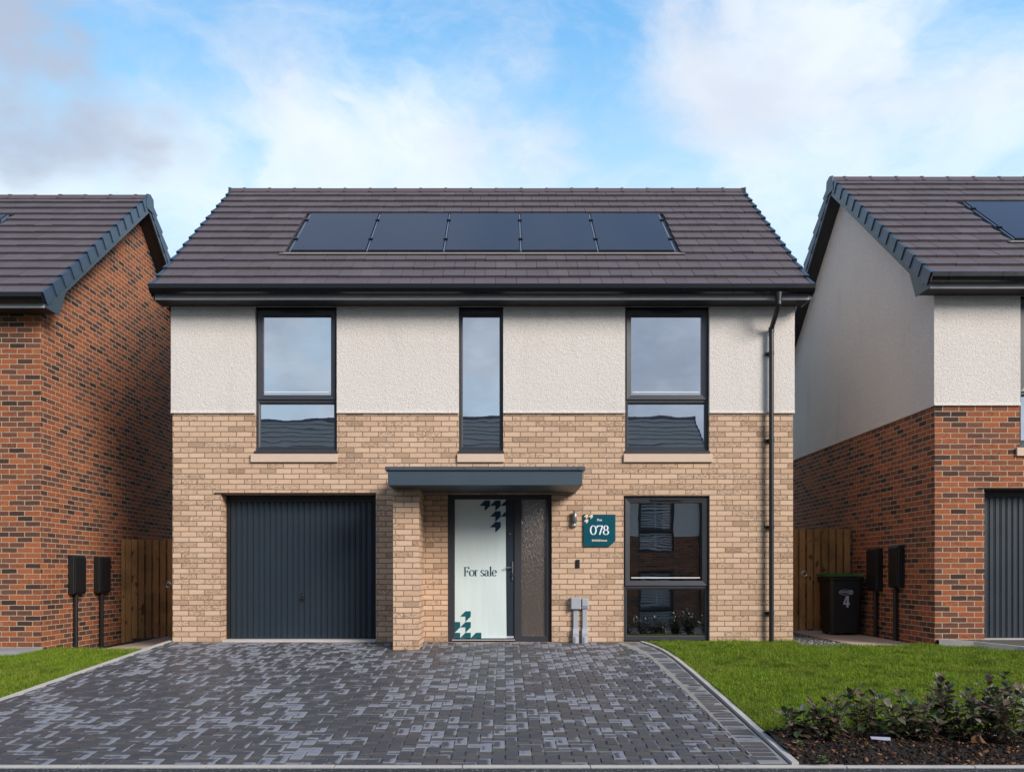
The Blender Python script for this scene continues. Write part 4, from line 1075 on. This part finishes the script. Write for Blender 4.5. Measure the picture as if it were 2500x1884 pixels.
for a_ in ((1735, 6.62, 1535, .10, 5, 'low shrub at the end of the bed nearest the driveway, leaning left'), (1795, 6.60, 1500, .13, 6, 'bushy purple shrub, second from the driveway end of the bed'),
           (1865, 6.68, 1483, .12, 5, 'shrub with one upright forked tip, just left of the white scrap'), (1945, 6.62, 1487, .13, 6, 'green leaved shrub standing directly behind the white scrap'),
           (1998, 6.55, 1512, .11, 5, 'short dark leaved shrub just right of the white scrap'), (2030, 6.78, 1455, .10, 5, 'tall shrub with a pale star of leaves at its tip, mid bed'),
           (2085, 6.60, 1490, .14, 6, 'broad brown leaved shrub left of the fallen leaf'), (2135, 6.66, 1464, .13, 6, 'dense grey green shrub above the fallen brown leaf'),
           (2185, 6.45, 1448, .12, 5, 'tallest shrub, at the right hand edge of the picture'), (2245, 6.6, 1480, .12, 5, 'shrub cut off by the right border of the picture')):
    shrub(*a_)
# fallen leaf, scrap, weeds
def at(px, py, off=0):
    # point on the bed seen at the pixel
    D_ = 6.1
    for _ in range(40):
        z = pl(D_ - 12) + .034; D_ = 1816 * (1 - z) / (py - 1235)
    return ((px - 1091) * D_ / 1816, D_ - 12, z + off)
T = empty('fallen_leaf', at(2112, 1612, .02)); tag(T, 'curled brown fallen leaf lying on the bark chips', 'leaf')
g = G(); random.seed(4)
pts = []
for i in range(16):
    a_ = i * math.tau / 16; r_ = .062 * (1.15 if i % 3 == 0 else .68) * random.uniform(.85, 1.1); pts.append((r_ * math.cos(a_), r_ * .5 * math.sin(a_), .03 * math.sin(a_ * 2) + .045 * abs(math.sin(a_)) + .01))
g.add(pts + [(0, 0, .012)], [(i, (i + 1) % 16, 16) for i in range(16)]); g.build('blade', 'deadleaf', T)
T = empty('plant_label', at(1902, 1604, .03)); tag(T, 'scrap of white card lying among the shrubs', 'plant label')
g = G().hexa([(-.075, -.012, .004), (.07, -.022, -.010), (.075, .0, .012), (-.078, .005, .018), (-.075, -.012, .007), (.07, -.022, -.007), (.075, .0, .015), (-.078, .005, .021)]); g.build('card', M_card, T)
for (px, py, sz, lab) in ((2022 - 420 + 175, 1645, .05, 'pale feathery weed growing beside the road kerb'), (1728, 1608, .035, 'tiny weed at the driveway corner of the bed')):
    T = empty('weed', at(px, py)); tag(T, lab, 'weed')
    g = G()
    for i in range(34):
        a_ = random.uniform(0, math.tau); e = random.uniform(.1, 1.2); L = sz * random.uniform(.6, 1.3); d = Vector((math.cos(a_) * math.cos(e), math.sin(a_) * math.cos(e), math.sin(e)))
        leaf(g, d * random.uniform(0, .02), d, Vector((0, 0, 1)) + Vector((random.uniform(-.3, .3),) * 3), L * .6)
        leaf(g, d * L * .6, d + Vector((random.uniform(-.6, .6), random.uniform(-.6, .6), .1)), Vector((0, 0, 1)), L * .4)
    g.build('leaves', 'weed', T)

# ------------------------------------------------------------------ sky and light
SUN_EL, SUN_AZ = R(28), R(44)           # sun behind the camera, to the right
w = bpy.data.worlds.new('World'); S.world = w; w.use_nodes = True
class WN(NT):
    def __init__(s): s.nt = w.node_tree; s.nt.nodes.clear(); s.out = s.n('ShaderNodeOutputWorld')
k = WN()
sky = k.n('ShaderNodeTexSky', sky_type='NISHITA'); sky.sun_disc = False; sky.sun_elevation = SUN_EL; sky.sun_rotation = math.pi - SUN_AZ; sky.air_density = 1.; sky.dust_density = .6; sky.ozone_density = 2.0
tc = k.n('ShaderNodeTexCoord'); d = tc.outputs['Generated']
ds = k.sep(d)
q = k.vmath('MULTIPLY', d, (1., 1., 1.7))
wv = k.n('ShaderNodeTexNoise'); k.put(wv.inputs['Vector'], q); k.put(wv.inputs['Scale'], 3.0); k.put(wv.inputs['Detail'], 5.)
dw = k.vmath('ADD', d, k.vmath('MULTIPLY', k.vmath('SUBTRACT', wv.outputs['Color'], (.5, .5, .5)), (.34, .34, .22)))
def blob(px, py, r, amp):
    v = Vector(((px - 1091) / 1816, 1, (1235 - py) / 1816)).normalized(); rr = r / 1816 / 1.2
    return k.math('MULTIPLY', k.ss(k.vmath('DISTANCE', dw, tuple(v)), rr * 1.5, rr * .25), amp)
def total(bl):
    t = None
    for b_ in bl: x = blob(*b_); t = x if t is None else k.math('ADD', t, x)
    return t
white = total([(40, 400, 190, .75), (400, 390, 160, .75), (230, 300, 120, .3), (600, 180, 150, .26), (660, 300, 120, .4), (620, 60, 130, .22), (980, 240, 180, .62), (800, 350, 180, .5), (1140, 270, 140, .45), (840, 130, 90, .25), (1300, 50, 100, .45), (1420, 150, 160, .55), (1660, 90, 240, .72), (1900, 50, 200, .58), (1560, 230, 140, .4), (1350, 230, 90, .3),
               (2190, 170, 120, .6), (2040, 260, 110, .38), (1850, 350, 150, .6), (1600, 420, 140, .4), (2150, 370, 150, .3), (350, 30, 100, .22), (740, 10, 80, .3)])
grey = total([(20, 90, 190, .8), (150, 210, 150, .75), (290, 290, 110, .6), (110, 20, 130, .5), (20, 200, 120, .4)])
fine = k.noise(k.vmath('ADD', q, k.vmath('SCALE', k.vmath('SUBTRACT', wv.outputs['Color'], (.5, .5, .5)))), 5.5, 8, .64); fine2 = k.noise(q, 2.2, 6, .6)
back = k.ss(ds[1], .25, -.25)
behind = k.math('MULTIPLY', back, k.math('ADD', .30, k.math('MULTIPLY', k.ss(fine2, .36, .60), .9)))
high = k.math('MULTIPLY', k.ss(ds[2], .62, .8), k.ss(fine2, .42, .6, 0., .8))
wd_ = k.math('ADD', k.math('ADD', white, behind), high)
wd_ = k.math('ADD', wd_, k.math('MULTIPLY', k.math('SUBTRACT', fine, .5), 1.5))
wd_ = k.math('ADD', wd_, k.math('MULTIPLY', k.math('SUBTRACT', fine2, .5), .7))
wd_ = k.math('ADD', wd_, .20)
cov = k.ss(wd_, -.05, 1.2, 0., .92)
gd = k.ss(k.math('ADD', grey, k.math('MULTIPLY', k.math('SUBTRACT', fine, .5), .9)), .10, 1.05, 0., .85)
SKS = .10
hs = k.n('ShaderNodeHueSaturation'); k.put(hs.inputs['Color'], sky.outputs[0]); k.put(hs.inputs['Saturation'], 1.15); k.put(hs.inputs['Value'], 1.3)
grad = k.ramp(ds[2], [(0., (.62, .78, .86)), (.36, (.52, .74, .90)), (.43, (.42, .68, .90)), (.49, (.27, .56, .87)), (.57, (.14, .42, .80)), (1., (.06, .2, .5))])
gv = k.vmath('SCALE', grad); gv.node.inputs['Scale'].default_value = 9.0
blue = k.mix(.85, hs.outputs[0], gv)
shade = k.noise(q, 3.4, 5, .6)
wc = k.mix(k.ss(shade, .35, .65), (5.5, 5.9, 6.7), (6.7, 7.2, 7.8))
wc = k.mix(k.ss(ds[2], .47, .38), wc, (6.4, 7.2, 8.0))
wc = k.mix(k.math('MULTIPLY', back, k.ss(shade, .3, .62)), wc, (3.1, 3.6, 4.6))
off = k.math('MAXIMUM', k.math('MULTIPLY', k.ss(ds[2], .58, .75), .8), k.math('MULTIPLY', k.ss(ds[0], -.55, -.75), .7))  # unseen sky overhead and to the left, darkened to cut fill light
c = k.mix(cov, blue, wc)
c = k.mix(gd, c, (3.6, 3.95, 4.9))
c = k.mix(off, c, (1.7, 2.5, 4.0))
bg = k.n('ShaderNodeBackground'); k.put(bg.inputs[0], c); k.put(bg.inputs[1], SKS)
k.nt.links.new(bg.outputs[0], k.out.inputs[0])
sl = bpy.data.lights.new('sun', 'SUN'); sl.energy = 2.9; sl.angle = R(24); sl.color = (1., .945, .87)
so = bpy.data.objects.new('sun', sl); COL.objects.link(so)
sd = Vector((math.sin(SUN_AZ) * math.cos(SUN_EL), -math.cos(SUN_AZ) * math.cos(SUN_EL), math.sin(SUN_EL)))
so.rotation_euler = (-sd).to_track_quat('-Z', 'Y').to_euler(); so.location = sd * 40

# ------------------------------------------------------------------ camera
cd = bpy.data.cameras.new('camera'); cd.sensor_width = 36; cd.lens = 36 * 1816 / 2212; cd.shift_x = 15 / 2212; cd.shift_y = 401.5 / 2212; cd.clip_end = 2000; cd.clip_start = .05
co = bpy.data.objects.new('camera', cd); COL.objects.link(co); co.location = (0, -12, 1.0); co.rotation_euler = (R(90), 0, 0); S.camera = co
S.view_settings.view_transform = 'Standard'; S.view_settings.look = 'None'; S.view_settings.exposure = 0.48; S.view_settings.gamma = 1
S.render.engine = 'CYCLES'; S.cycles.max_bounces = 8; S.cycles.transparent_max_bounces = 12
S.cycles.use_denoising = True
